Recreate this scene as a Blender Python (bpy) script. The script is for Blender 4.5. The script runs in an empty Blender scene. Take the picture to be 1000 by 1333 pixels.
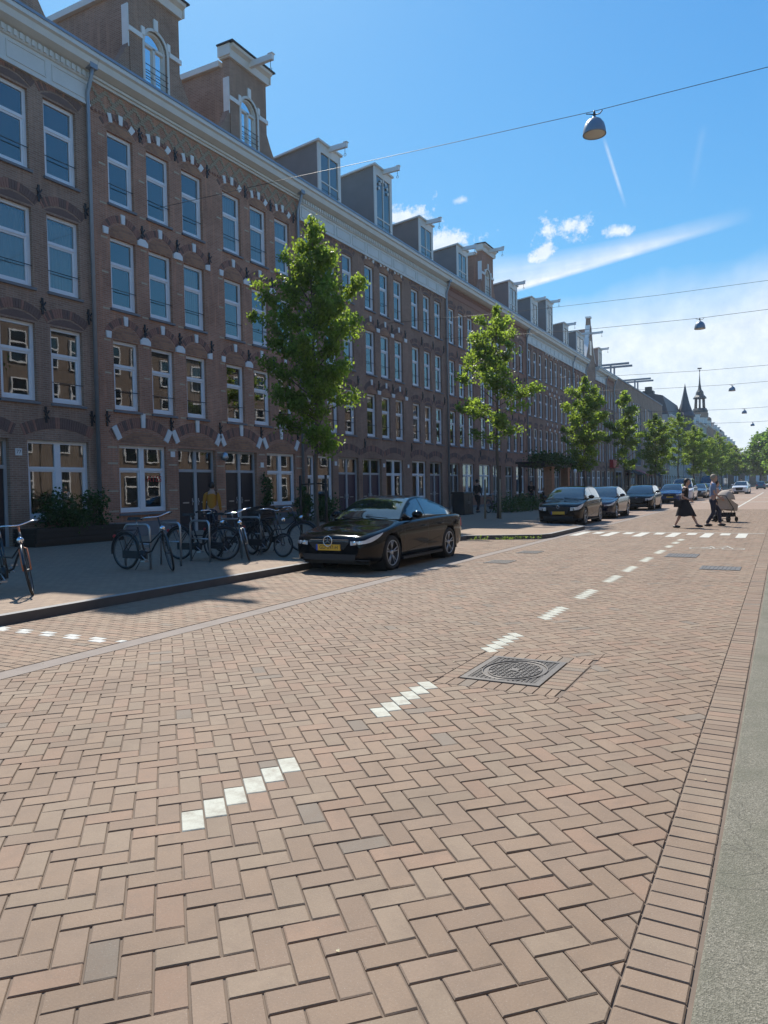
import bpy, bmesh, math, random
import numpy as np
from mathutils import Vector, Matrix
R = math.radians; PI = math.pi
random.seed(7)
scene = bpy.context.scene
COL = scene.collection

# ------------------------------------------------------------------ camera
H = 1.55; FPX = 960.0
def norm(v): return v / np.linalg.norm(v)
Yc = norm(np.array([520, -40.5, FPX]))
Uc = np.array([-.019, -1., (40.5*-1 - 520*-.019)/FPX]); Uc = norm(Uc); Uc = norm(Uc - Yc*(Uc@Yc))
Xc = np.cross(Yc, Uc)
right = Vector((Xc[0], Yc[0], Uc[0])); down = Vector((Xc[1], Yc[1], Uc[1])); fwd = Vector((Xc[2], Yc[2], Uc[2]))
cam = bpy.data.objects.new('camera', bpy.data.cameras.new('camera')); COL.objects.link(cam)
m = Matrix((right, -down, -fwd)).transposed().to_4x4(); m.translation = (0, 0, H)
cam.matrix_world = m
cam.data.sensor_fit = 'VERTICAL'; cam.data.sensor_height = 36; cam.data.lens = FPX/1333*36
cam.data.clip_start = .05; cam.data.clip_end = 3000
scene.camera = cam

# ------------------------------------------------------------------ materials
MATS = {}
class NT:
    def __init__(s, mat):
        s.t = mat.node_tree; s.n = s.t.nodes; s.l = s.t.links
    def new(s, typ, **k):
        nd = s.n.new(typ)
        for a, b in k.items():
            if a.startswith('_'): nd.inputs[a[1:].replace('_', ' ')].default_value = b
            else: setattr(nd, a, b)
        return nd
    def link(s, a, b): s.l.new(a, b)
    def math(s, op, a, b=None, c=None, clamp=False):
        nd = s.n.new('ShaderNodeMath'); nd.operation = op; nd.use_clamp = clamp
        for i, v in enumerate((a, b, c)):
            if v is None: continue
            if isinstance(v, (int, float)): nd.inputs[i].default_value = v
            else: s.l.new(v, nd.inputs[i])
        return nd.outputs[0]
    def mix(s, f, a, b, bt='MIX'):
        nd = s.n.new('ShaderNodeMix'); nd.data_type = 'RGBA'; nd.blend_type = bt
        for sock, v in ((nd.inputs[0], f), (nd.inputs[6], a), (nd.inputs[7], b)):
            if isinstance(v, (int, float)): sock.default_value = v
            elif isinstance(v, tuple): sock.default_value = (*v, 1) if len(v) == 3 else v
            else: s.l.new(v, sock)
        return nd.outputs[2]
    def noise(s, vec, scale, detail=3, rough=.55):
        nd = s.n.new('ShaderNodeTexNoise'); nd.inputs['Scale'].default_value = scale
        nd.inputs['Detail'].default_value = detail; nd.inputs['Roughness'].default_value = rough
        if vec is not None: s.l.new(vec, nd.inputs['Vector'])
        return nd.outputs['Fac']
    def ramp(s, f, stops):
        nd = s.n.new('ShaderNodeValToRGB'); e = nd.color_ramp.elements
        while len(e) < len(stops): e.new(.5)
        for i, (p, c) in enumerate(stops):
            e[i].position = p; e[i].color = (*c, 1) if len(c) == 3 else c
        s.l.new(f, nd.inputs[0]); return nd.outputs[0]
def mat(name, col=(.5,.5,.5), rough=.6, metal=0, var=.12, vs=3., bump=0., bs=40., spec=.5, coat=0, emit=None):
    if name in MATS: return MATS[name]
    m = bpy.data.materials.new(name); m.use_nodes = True; MATS[name] = m
    t = NT(m); b = t.n['Principled BSDF']
    b.inputs['Roughness'].default_value = rough; b.inputs['Metallic'].default_value = metal
    b.inputs['Specular IOR Level'].default_value = spec
    b.inputs['Coat Weight'].default_value = coat; b.inputs['Coat Roughness'].default_value = .03
    tc = t.new('ShaderNodeTexCoord').outputs['Object']
    if var:
        f = t.noise(tc, vs, 4)
        f2 = t.noise(tc, vs*9, 3)
        lo = tuple(c*(1-var) for c in col); hi = tuple(min(1, c*(1+var)) for c in col)
        c = t.mix(f, lo, hi); c = t.mix(t.math('MULTIPLY', f2, .35), c, tuple(x*.8 for x in col))
        t.link(c, b.inputs['Base Color'])
    else: b.inputs['Base Color'].default_value = (*col, 1)
    if bump:
        bn = t.new('ShaderNodeBump', _Strength=bump, _Distance=.01)
        t.link(t.noise(tc, bs, 4), bn.inputs['Height']); t.link(bn.outputs[0], b.inputs['Normal'])
    if emit: b.inputs['Emission Color'].default_value = (*emit, 1); b.inputs['Emission Strength'].default_value = 1
    return m
def brick_mat(name, c1, c2, mortar, bl=.22, bh=.0625, stain=.36):
    m = bpy.data.materials.new(name); m.use_nodes = True; MATS[name] = m
    t = NT(m); b = t.n['Principled BSDF']; b.inputs['Roughness'].default_value = .85
    tc = t.new('ShaderNodeTexCoord').outputs['Object']
    geo = t.new('ShaderNodeNewGeometry')
    sp = t.new('ShaderNodeSeparateXYZ'); t.link(tc, sp.inputs[0])
    u = t.math('ADD', sp.outputs[0], sp.outputs[1])
    cb = t.new('ShaderNodeCombineXYZ'); t.link(u, cb.inputs[0]); t.link(sp.outputs[2], cb.inputs[1])
    br = t.new('ShaderNodeTexBrick', offset=.5); t.link(cb.outputs[0], br.inputs['Vector'])
    br.inputs['Scale'].default_value = 1; br.inputs['Brick Width'].default_value = bl; br.inputs['Row Height'].default_value = bh
    br.inputs['Mortar Size'].default_value = .007; br.inputs['Mortar Smooth'].default_value = .2; br.inputs['Bias'].default_value = -.1
    br.inputs['Color1'].default_value = (*c1, 1); br.inputs['Color2'].default_value = (*c2, 1); br.inputs['Mortar'].default_value = (*mortar, 1)
    f = t.noise(tc, .7, 5, .65)
    f = t.math('MULTIPLY', t.math('SUBTRACT', f, .35, clamp=True), stain*4, clamp=True)
    c = t.mix(f, br.outputs['Color'], tuple(x*.45 for x in c1))
    mp = t.new('ShaderNodeMapping'); mp.inputs['Scale'].default_value = (6, 6, .6); t.link(tc, mp.inputs[0])
    g = t.math('MULTIPLY', t.math('SUBTRACT', t.noise(mp.outputs[0], 1., 4), .52, clamp=True), 2.2, clamp=True)
    c = t.mix(g, c, tuple(x*1.35 for x in c2))
    t.link(c, b.inputs['Base Color'])
    bn = t.new('ShaderNodeBump', _Strength=.5, _Distance=.006); bn.invert = True
    t.link(br.outputs['Fac'], bn.inputs['Height']); t.link(bn.outputs[0], b.inputs['Normal'])
    return m
brick_mat('brick_brown', (0.300,0.174,0.112), (0.396,0.237,0.160), (0.444,0.352,0.285))
brick_mat('brick_red', (0.396,0.182,0.103), (0.504,0.248,0.148), (0.468,0.352,0.285))
brick_mat('brick_red_dark', (0.336,0.154,0.093), (0.420,0.198,0.125), (0.372,0.286,0.228))
brick_mat('brick_purple', (0.306,0.165,0.105), (0.384,0.215,0.142), (0.360,0.286,0.228))
brick_mat('brick_pillar', (.42,.18,.09), (.52,.25,.13), (.3,.25,.2))
brick_mat('brick_sunny', (.16,.12,.095), (.20,.15,.12), (.22,.19,.16))
mat('arch_brick', (.32,.16,.115), .85, var=.3, vs=8); mat('arch_brick_dark', (.17,.105,.085), .85, var=.3, vs=8)
brick_mat('arch_orange', (.48,.23,.12), (.26,.13,.09), (.30,.22,.16), .16, .075)
mat('buff_brick', (.50,.41,.29), .85, var=.25, vs=6)
mat('white_paint', (.82,.83,.84), .4, var=.05)
mat('cream_paint', (.70,.68,.63), .55, var=.12, vs=2)
mat('stone_white', (.80,.79,.76), .7, var=.15)
mat('stone_grey', (.19,.19,.20), .7, var=.2); mat('gutter_stone', (.235,.195,.165), .85, var=.3, vs=5)
mat('frame_grey', (.42,.42,.42), .5, var=.1)
mat('door_dark', (.022,.022,.03), .35, var=.1); mat('door_violet', (.055,.035,.06), .35, var=.1)
mat('roof_dark', (.075,.07,.07), .8, var=.25); mat('dormer_grey', (.22,.20,.19), .75, var=.2, vs=1.5)
mat('zinc', (.30,.32,.35), .45, metal=.5, var=.2); mat('iron', (.03,.03,.033), .5, metal=.3, var=.2)
mat('steel', (.45,.47,.5), .35, metal=.9, var=.15); mat('chrome', (.8,.8,.82), .12, metal=1, var=0)
mat('black_rubber', (.018,.018,.018), .75, var=.2); mat('black_paint', (.012,.012,.014), .3, var=0, spec=.5, coat=.5)
mat('car_black', (.003,.003,.004), .07, var=0, spec=.3, coat=0); mat('car_navy', (.008,.012,.028), .13, var=0, coat=.2)
mat('car_grey', (.10,.11,.12), .135, metal=.4, var=0, coat=1.); mat('car_white', (.75,.76,.78), .135, var=0, coat=1.)
mat('car_teal', (.02,.10,.14), .135, var=0, coat=1.); mat('car_blue', (.02,.05,.16), .135, var=0, coat=1.)
mat('car_silver', (.4,.42,.44), .132, metal=.5, var=0, coat=1.)
mat('car_glass', (.012,.018,.024), .04, var=0, spec=1.0, coat=1.); mat('lamp_glass', (.72,.74,.77), .16, metal=.35, var=.3, vs=14, coat=1.)
mat('plastic_dark', (.02,.02,.021), .6, var=.1); mat('plate_yellow', (.75,.42,.03), .4, var=.05); mat('plate_blue', (.02,.06,.4), .4, var=0)
mat('alloy', (.5,.51,.52), .3, metal=.85, var=.1)
mat('bark', (.12,.095,.075), .9, var=.3, vs=12, bump=.6); mat('stake_wood', (.30,.235,.16), .85, var=.25, vs=8)
mat('skin', (.45,.27,.2), .55, var=.08); mat('hair_dark', (.018,.013,.01), .6, var=.2); mat('hair_grey', (.30,.25,.19), .7, var=.2)
mat('cloth_mustard', (.50,.20,.02), .85, var=.15, vs=9); mat('cloth_black', (.016,.016,.019), .9, var=.2)
mat('cloth_navy', (.02,.023,.045), .85, var=.2); mat('cloth_blue', (.17,.25,.40), .85, var=.12, vs=10)
mat('cloth_beige', (.42,.36,.31), .9, var=.12); mat('cloth_pink', (.5,.36,.34), .9, var=.15)
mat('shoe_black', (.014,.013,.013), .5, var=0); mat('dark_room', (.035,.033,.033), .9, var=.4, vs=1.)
mat('curtain_white', (.62,.62,.60), .9, var=.1); mat('curtain_grey', (.28,.26,.25), .9, var=.15)
mat('orange_paint', (.5,.16,.06), .5, var=.2); mat('red_sign', (.5,.03,.025), .5, var=.15); mat('wood_dark', (.032,.025,.02), .7, var=.3, vs=5)
mat('lamp_shell', (.30,.32,.34), .4, metal=.6, var=.15); mat('lamp_inner', (.62,.58,.5), .5, var=.1)
mat('mansard_slate', (.07,.075,.085), .6, var=.25); mat('render_grey', (.33,.33,.34), .8, var=.15, vs=.8); mat('render_cream', (.46,.42,.36), .8, var=.15, vs=.8)
mat('copper_dark', (.05,.055,.055), .5, metal=.4, var=.3); mat('soil', (.07,.05,.035), .95, var=.3)
mat('cast_iron', (.15,.135,.12), .55, metal=.5, var=.35, vs=20)
mat('blue_poster', (.02,.05,.09), .5, var=.3, vs=5)
mat('joint_sand', (.17,.13,.10), .95, var=.35, vs=6)
mat('litter_bits', (.45,.40,.25), .8, var=.3, vs=30); mat('rim_dull', (.13,.135,.14), .45, metal=.5, var=.2)
mat('mark_white', (.50,.49,.43), .75, var=.35, vs=9); mat('frieze_brick', (.37,.30,.21), .85, var=.25, vs=6)

def glass_mat():
    m = bpy.data.materials.new('window_glass'); m.use_nodes = True; MATS['window_glass'] = m
    t = NT(m); t.n.remove(t.n['Principled BSDF']); out = t.n['Material Output']
    tr = t.new('ShaderNodeBsdfTransparent'); tr.inputs[0].default_value = (.62,.66,.66,1)
    gl = t.new('ShaderNodeBsdfGlossy'); gl.inputs['Roughness'].default_value = .015; gl.inputs[0].default_value = (1,.95,.90,1)
    fr = t.new('ShaderNodeFresnel', _IOR=2.3)
    tc = t.new('ShaderNodeTexCoord').outputs['Object']
    bn = t.new('ShaderNodeBump', _Strength=.3, _Distance=.0022); t.link(t.noise(tc, 1.7, 2), bn.inputs['Height'])
    t.link(bn.outputs[0], gl.inputs['Normal']); 
    mx = t.new('ShaderNodeMixShader'); f = t.math('ADD', fr.outputs[0], .06, clamp=True)
    t.link(f, mx.inputs[0]); t.link(tr.outputs[0], mx.inputs[1]); t.link(gl.outputs[0], mx.inputs[2]); t.link(mx.outputs[0], out.inputs[0])
glass_mat()

def leaf_mat(name, c, tcol, trans=.45):
    m = bpy.data.materials.new(name); m.use_nodes = True; MATS[name] = m
    t = NT(m); b = t.n['Principled BSDF']; out = t.n['Material Output']
    at = t.new('ShaderNodeAttribute', attribute_name='rnd')
    dc = t.mix(at.outputs['Fac'], tuple(x*.65 for x in c), tuple(x*1.45 for x in c))
    t.link(dc, b.inputs['Base Color']); b.inputs['Roughness'].default_value = .45; b.inputs['Specular IOR Level'].default_value = .35
    tl = t.new('ShaderNodeBsdfTranslucent'); t.link(t.mix(at.outputs['Fac'], tuple(x*.75 for x in tcol), tuple(x*1.3 for x in tcol)), tl.inputs[0])
    mx = t.new('ShaderNodeMixShader'); mx.inputs[0].default_value = trans
    t.link(b.outputs[0], mx.inputs[1]); t.link(tl.outputs[0], mx.inputs[2]); t.link(mx.outputs[0], out.inputs[0])
leaf_mat('leaf_young', (.07,.125,.028), (.36,.50,.055), .52); leaf_mat('leaf_dark', (.035,.07,.022), (.10,.2,.03), .35)
leaf_mat('leaf_far', (.06,.13,.03), (.24,.40,.05), .45)

# ------------------------------------------------------------------ mesh builder
OFF = {}
class MB:
    def __init__(s): s.v = []; s.f = []; s.m = []; s.T = None; s.mi = 0; s.sm = []; s.smooth = False
    def add(s, vs, fs):
        k = len(s.v)
        if s.T is not None: vs = [tuple(s.T @ Vector(v)) for v in vs]
        s.v += [tuple(v) for v in vs]; s.f += [tuple(i+k for i in f) for f in fs]
        s.m += [s.mi]*len(fs); s.sm += [s.smooth]*len(fs)
    def box(s, x0, x1, y0, y1, z0, z1):
        vs = [(x, y, z) for z in (z0, z1) for y in (y0, y1) for x in (x0, x1)]
        s.add(vs, [(0,2,3,1),(4,5,7,6),(0,1,5,4),(2,6,7,3),(0,4,6,2),(1,3,7,5)])
    def prism(s, pts, axis, a0, a1):
        n = len(pts)
        def P(p, a):
            if axis == 'x': return (a, p[0], p[1])
            if axis == 'y': return (p[0], a, p[1])
            return (p[0], p[1], a)
        vs = [P(p, a0) for p in pts] + [P(p, a1) for p in pts]
        fs = [tuple(range(n))[::-1], tuple(range(n, 2*n))] + [(i, (i+1) % n, (i+1) % n+n, i+n) for i in range(n)]
        s.add(vs, fs)
    def tube(s, pts, r, n=8, cap=True):
        pts = [Vector(p) for p in pts]; rs = r if isinstance(r, (list, tuple)) else [r]*len(pts)
        old = s.smooth; s.smooth = n > 4
        vs = []; fs = []; up = None
        for i, p in enumerate(pts):
            d = (pts[min(i+1, len(pts)-1)] - pts[max(i-1, 0)]).normalized()
            if up is None: up = d.orthogonal().normalized()
            up = (up - d*up.dot(d)); up = up.normalized() if up.length > 1e-6 else d.orthogonal().normalized()
            w = d.cross(up)
            for k in range(n):
                a = 2*PI*k/n; vs.append(p + (up*math.cos(a) + w*math.sin(a))*rs[i])
        for i in range(len(pts)-1):
            for k in range(n): fs.append((i*n+k, i*n+(k+1) % n, (i+1)*n+(k+1) % n, (i+1)*n+k))
        if cap: fs += [tuple(range(n))[::-1], tuple((len(pts)-1)*n+k for k in range(n))]
        s.add(vs, fs); s.smooth = old
    def lathe(s, prof, c=(0,0,0), axis='z', n=20, cap=True, smooth=True):
        old = s.smooth; s.smooth = smooth; vs = []; fs = []
        for (r, h) in prof:
            for k in range(n):
                a = 2*PI*k/n; x, y = r*math.cos(a), r*math.sin(a)
                v = {'z': (x, y, h), 'x': (h, x, y), 'y': (x, h, y)}[axis]
                vs.append((v[0]+c[0], v[1]+c[1], v[2]+c[2]))
        for i in range(len(prof)-1):
            for k in range(n): fs.append((i*n+k, i*n+(k+1) % n, (i+1)*n+(k+1) % n, (i+1)*n+k))
        if cap: fs += [tuple(range(n))[::-1], tuple((len(prof)-1)*n+k for k in range(n))]
        s.add(vs, fs); s.smooth = old
    def torus(s, c, R_, r, axis='y', n=32, k=8, a0=0, a1=2*PI):
        full = abs(a1-a0-2*PI) < 1e-6; m = n if full else n+1
        vs = []; fs = []
        for i in range(m):
            a = a0+(a1-a0)*i/n
            for j in range(k):
                b = 2*PI*j/k; rr = R_+r*math.cos(b); h = r*math.sin(b); u, w = rr*math.cos(a), rr*math.sin(a)
                v = {'y': (u, h, w), 'x': (h, u, w), 'z': (u, w, h)}[axis]
                vs.append((v[0]+c[0], v[1]+c[1], v[2]+c[2]))
        for i in range(n):
            for j in range(k):
                i2 = (i+1) % m if full else i+1
                fs.append((i*k+j, i*k+(j+1) % k, i2*k+(j+1) % k, i2*k+j))
        old = s.smooth; s.smooth = True; s.add(vs, fs); s.smooth = old
    def ball(s, c, r, n=12, m=8, sc=(1,1,1)):
        vs = []; fs = []
        for i in range(m+1):
            t = PI*i/m
            for k in range(n):
                a = 2*PI*k/n; vs.append((c[0]+r*sc[0]*math.sin(t)*math.cos(a), c[1]+r*sc[1]*math.sin(t)*math.sin(a), c[2]+r*sc[2]*math.cos(t)))
        for i in range(m):
            for k in range(n): fs.append((i*n+k, (i+1)*n+k, (i+1)*n+(k+1) % n, i*n+(k+1) % n))
        old = s.smooth; s.smooth = True; s.add(vs, fs); s.smooth = old
    def mesh(s, name, mats, off=(0,0,0)):
        me = bpy.data.meshes.new(name)
        me.from_pydata([(v[0]-off[0], v[1]-off[1], v[2]-off[2]) for v in s.v], [], s.f)
        for x in (mats if isinstance(mats, (list, tuple)) else [mats]): me.materials.append(MATS[x])
        if len(me.polygons) == len(s.m):
            me.polygons.foreach_set('material_index', s.m); me.polygons.foreach_set('use_smooth', s.sm)
        me.update(); return me
    def build(s, name, mats, parent=None, world=False, kind=None):
        off = OFF.get(parent.name, (0,0,0)) if (parent and world) else (0,0,0)
        me = s.mesh(name, mats, off)
        return link(name, me, parent, off if parent else None, kind)
def link(name, data, parent=None, off=None, kind=None, loc=None):
    o = bpy.data.objects.new(name, data); COL.objects.link(o)
    if parent: o.parent = parent
    if off is not None: OFF[o.name] = off
    if loc is not None: o.location = loc
    if kind: o['kind'] = kind
    return o
def thing(name, label, cat, loc=(0,0,0), rz=0, group=None):
    o = bpy.data.objects.new(name, None); COL.objects.link(o); o.empty_display_size = .2
    o.location = loc; o.rotation_euler = (0, 0, rz); o['label'] = label; o['category'] = cat
    if group: o['group'] = group
    OFF[o.name] = tuple(loc); return o
def tag(o, label, cat, group=None):
    o['label'] = label; o['category'] = cat
    if group: o['group'] = group
    return o
KIDS = {}
def kids(o): return [c for c in bpy.data.objects if c.parent == o]
def dup(root, loc, rz, label, group=None, scale=None):
    r = root.copy(); COL.objects.link(r); r.location = loc; r.rotation_euler = (0, 0, rz); r['label'] = label
    if group: r['group'] = group
    if scale: r.scale = scale
    for ch in KIDS.setdefault(root.name, kids(root)):
        c = ch.copy(); COL.objects.link(c); c.parent = r
        for g_ in KIDS.setdefault(ch.name, kids(ch)):
            d = g_.copy(); COL.objects.link(d); d.parent = c
    return r
def bake(o):
    bpy.context.view_layer.update()
    dg = bpy.context.evaluated_depsgraph_get()
    me = bpy.data.meshes.new_from_object(o.evaluated_get(dg)); return me
def text_mesh(txt, size, mname, ext=.002):
    cu = bpy.data.curves.new('t', 'FONT'); cu.body = txt; cu.size = size; cu.extrude = ext; cu.align_x = 'CENTER'; cu.align_y = 'CENTER'
    o = bpy.data.objects.new('t', cu); COL.objects.link(o); me = bake(o)
    bpy.data.objects.remove(o); bpy.data.curves.remove(cu)
    me.materials.clear(); me.materials.append(MATS[mname]); return me
# ------------------------------------------------------------------ sky and sun
SUN = Vector((-.600, .588, 1)).normalized()
el = math.asin(SUN.z)
w = bpy.data.worlds.new('World'); scene.world = w; w.use_nodes = True
t = NT(w); bg = t.n['Background']
sky = t.new('ShaderNodeTexSky'); sky.sky_type = 'NISHITA'; sky.sun_disc = False
sky.sun_elevation = el; sky.sun_rotation = math.atan2(SUN.x, SUN.y); sky.air_density = 1.0; sky.dust_density = .35; sky.ozone_density = 2.2
tc = t.new('ShaderNodeTexCoord').outputs['Generated']
sp = t.new('ShaderNodeSeparateXYZ'); t.link(tc, sp.inputs[0])
yy = t.math('MAXIMUM', sp.outputs[1], .02)
A = t.math('DIVIDE', sp.outputs[0], yy); E_ = t.math('DIVIDE', sp.outputs[2], yy)
cb = t.new('ShaderNodeCombineXYZ'); t.link(A, cb.inputs[0]); t.link(E_, cb.inputs[1])
P2 = cb.outputs[0]
front = t.math('GREATER_THAN', sp.outputs[1], .02)
n_big = t.noise(P2, 9, 6, .62); n_fine = t.noise(P2, 38, 6, .66); n_soft = t.noise(P2, 4, 5, .6)
def ell(a0, e0, ra, re, rot=0.):
    """soft elliptical mask about one sky direction: 1 in the middle, 0 at the rim"""
    da = t.math('SUBTRACT', A, a0); de = t.math('SUBTRACT', E_, e0); c, s_ = math.cos(rot), math.sin(rot)
    u = t.math('DIVIDE', t.math('ADD', t.math('MULTIPLY', da, c), t.math('MULTIPLY', de, s_)), ra)
    v = t.math('DIVIDE', t.math('SUBTRACT', t.math('MULTIPLY', de, c), t.math('MULTIPLY', da, s_)), re)
    d = t.math('SQRT', t.math('ADD', t.math('MULTIPLY', u, u), t.math('MULTIPLY', v, v)))
    return t.math('SUBTRACT', 1, d, clamp=False)
n_mid = t.noise(P2, 22, 7, .7)
def puff(a0, e0, ra, re, rot=0, amp=2.2, gain=3.2, nz=None):
    m_ = ell(a0, e0, ra*1.15, re*1.25, rot)
    x = t.math('ADD', t.math('SUBTRACT', m_, .12), t.math('MULTIPLY', t.math('SUBTRACT', n_mid, .5), amp*1.9)); x = t.math('ADD', x, t.math('MULTIPLY', t.math('SUBTRACT', n_fine, .5), amp*.9)); gain = gain*.5
    return t.math('MULTIPLY', x, gain, clamp=True)
clouds = [puff(-.492, .405, .042, .020), puff(-.437, .352, .050, .026), puff(-.247, .342, .040, .017, -.25), puff(-.19, .329, .022, .010, amp=1.6),
          puff(-.283, .317, .020, .010), puff(-.405, .412, .014, .006, amp=1.2, gain=2), puff(-.045, .185, .075, .028, .1, amp=2), puff(-.165, .20, .07, .018, .1, amp=2.0, gain=2),
          puff(-.085, .178, .045, .02, amp=1.8, gain=2), puff(-.30, .17, .08, .02, amp=1.8, gain=2)]
tot = clouds[0]
for c in clouds[1:]: tot = t.math('MAXIMUM', tot, c)
# long streak of cirrus: sharp lower edge, feathered upper edge
th = math.atan2(.306-.269, -.065+.32)
mp = t.new('ShaderNodeMapping'); mp.inputs['Rotation'].default_value = (0, 0, -th); mp.inputs['Scale'].default_value = (5, 60, 1); t.link(P2, mp.inputs[0])
n_str = t.noise(mp.outputs[0], 1., 5, .6)
da = t.math('SUBTRACT', A, -.20); de = t.math('SUBTRACT', E_, .2865)
u = t.math('ADD', t.math('MULTIPLY', da, math.cos(th)), t.math('MULTIPLY', de, math.sin(th)))
v = t.math('SUBTRACT', t.math('MULTIPLY', de, math.cos(th)), t.math('MULTIPLY', da, math.sin(th)))
lo = t.math('MULTIPLY', v, t.math('SUBTRACT', 150, t.math('MULTIPLY', u, 300)), clamp=True)
hi = t.math('SUBTRACT', 1, t.math('MULTIPLY', t.math('SUBTRACT', v, .004), t.math('MAXIMUM', t.math('ADD', 34, t.math('MULTIPLY', u, 120)), 16)), clamp=True)
en = t.math('SUBTRACT', 1, t.math('MULTIPLY', t.math('SUBTRACT', u, .03), 7), clamp=True)
en = t.math('MULTIPLY', en, t.math('MULTIPLY', t.math('ADD', u, .33), 6, clamp=True))
streak = t.math('MULTIPLY', t.math('MULTIPLY', lo, hi), t.math('MULTIPLY', en, t.math('ADD', .35, t.math('MULTIPLY', n_str, 1.1)), clamp=True))
# veil towards the lower right of the street's end
ve = t.math('MULTIPLY', t.math('SUBTRACT', .268, E_), 15)
ve = t.math('ADD', ve, t.math('MULTIPLY', t.math('ADD', A, .16), 1.8))
ve = t.math('ADD', ve, t.math('MULTIPLY', t.math('SUBTRACT', n_soft, .5), 1.6))
ve = t.math('MULTIPLY', ve, .8, clamp=True); ve = t.math('MULTIPLY', ve, t.math('SUBTRACT', 1, t.math('MULTIPLY', t.math('SUBTRACT', A, .12), 3), clamp=True))
# contrail remains
def trail(a0, e0, a1, e1, wd):
    L = math.hypot(a1-a0, e1-e0); c, s_ = (a1-a0)/L, (e1-e0)/L
    da = t.math('SUBTRACT', A, a0); de = t.math('SUBTRACT', E_, e0)
    uu = t.math('DIVIDE', t.math('ADD', t.math('MULTIPLY', da, c), t.math('MULTIPLY', de, s_)), L)
    vv = t.math('ABSOLUTE', t.math('SUBTRACT', t.math('MULTIPLY', de, c), t.math('MULTIPLY', da, s_)))
    a_ = t.math('SUBTRACT', 1, t.math('DIVIDE', vv, wd), clamp=True)
    b_ = t.math('MULTIPLY', t.math('MULTIPLY', uu, 6, clamp=True), t.math('MULTIPLY', t.math('SUBTRACT', 1, uu), 2.5, clamp=True))
    return t.math('MULTIPLY', t.math('MULTIPLY', a_, b_), t.math('MULTIPLY', n_big, 1.1, clamp=True))
tr1 = trail(-.206, .453, -.178, .355, .003); tr2 = t.math('MULTIPLY', trail(-.085, .44, -.10, .36, .006), .18)
soft = t.math('MAXIMUM', t.math('MULTIPLY', streak, 1.05), t.math('MULTIPLY', ve, .86)); soft = t.math('MAXIMUM', soft, t.math('MULTIPLY', t.math('MAXIMUM', tr1, tr2), .7))
dens = t.math('MULTIPLY', t.math('MAXIMUM', soft, t.math('MULTIPLY', tot, .85)), front)
shade = t.mix(t.math('MULTIPLY', t.math('SUBTRACT', n_fine, .3), 2.2, clamp=True), (6.6,7.3,8.2), (9.0,9.3,9.6))
hsv = t.new('ShaderNodeHueSaturation', _Saturation=1.2, _Value=1.0); t.link(sky.outputs[0], hsv.inputs['Color'])
cl = t.new('ShaderNodeSeparateColor'); t.link(hsv.outputs[0], cl.inputs[0]); cc = t.new('ShaderNodeCombineColor')
for i, k in enumerate((.80, 1.62, 2.55)):
    v_ = t.math('MULTIPLY', cl.outputs[i], k); t.link(t.math('DIVIDE', v_, t.math('ADD', 1., t.math('MULTIPLY', v_, .068))), cc.inputs[i])
col = t.mix(dens, cc.outputs[0], shade)
t.link(col, bg.inputs[0]); bg.inputs[1].default_value = .085
sun = bpy.data.objects.new('sun', bpy.data.lights.new('sun', 'SUN')); COL.objects.link(sun)
sun.data.energy = 4.7; sun.data.angle = R(.53); sun.data.color = (1, .945, .86)
sun.rotation_euler = SUN.to_track_quat('Z', 'Y').to_euler(); sun.location = (-20, 20, 40)
scene.view_settings.view_transform = 'Standard'; scene.view_settings.look = 'None'
scene.view_settings.exposure = .5; scene.view_settings.gamma = 1

# ------------------------------------------------------------------ ground and paving
def mesh_np(name, V, F4, mats, col=None, polys=None):
    me = bpy.data.meshes.new(name)
    me.from_pydata(V, [], polys if polys is not None else F4)
    for x in mats: me.materials.append(MATS[x])
    return me
def paver_mat(name, dark=1.0):
    m = bpy.data.materials.new(name); m.use_nodes = True; MATS[name] = m
    t = NT(m); b = t.n['Principled BSDF']; b.inputs['Roughness'].default_value = .8; b.inputs['Specular IOR Level'].default_value = .35
    at = t.new('ShaderNodeAttribute', attribute_name='tone')
    tc = t.new('ShaderNodeTexCoord').outputs['Object']
    g1 = t.noise(tc, 1.1, 5, .6); g2 = t.noise(tc, 120, 3, .6); g3 = t.noise(tc, 9, 5, .7)
    c = t.mix(t.math('MULTIPLY', t.math('SUBTRACT', g3, .45, clamp=True), 2.2, clamp=True), at.outputs['Color'], (.225,.165,.12))
    c = t.mix(t.math('MULTIPLY', g2, .55), c, t.mix(1., c, (.50,.50,.50), 'MULTIPLY'))
    sp_ = t.math('MULTIPLY', t.math('SUBTRACT', t.noise(tc, 210, 2, .5), .63, clamp=True), 6, clamp=True)
    c = t.mix(t.math('MULTIPLY', sp_, .5), c, (.45,.42,.37))
    c = t.mix(t.math('MULTIPLY', t.math('SUBTRACT', g1, .5, clamp=True), 1.6, clamp=True), c, t.mix(1., c, (.72,.70,.68), 'MULTIPLY'))
    mp = t.new('ShaderNodeMapping'); mp.inputs['Scale'].default_value = (1.3, .12, 1); t.link(tc, mp.inputs[0])
    tk_ = t.math('MULTIPLY', t.math('SUBTRACT', t.noise(mp.outputs[0], 1., 4, .6), .5, clamp=True), 2.2, clamp=True)
    c = t.mix(tk_, c, t.mix(1., c, (.70,.69,.68), 'MULTIPLY'))
    spl = t.math('MULTIPLY', t.math('SUBTRACT', t.noise(tc, 3.1, 6, .7), .66, clamp=True), 9, clamp=True)
    c = t.mix(t.math('MULTIPLY', spl, .6), c, (.10,.085,.07))
    t.link(c, b.inputs['Base Color'])
    bn = t.new('ShaderNodeBump', _Strength=.55, _Distance=.0022); t.link(g2, bn.inputs['Height']); t.link(bn.outputs[0], b.inputs['Normal'])
paver_mat('road_paver')
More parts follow.
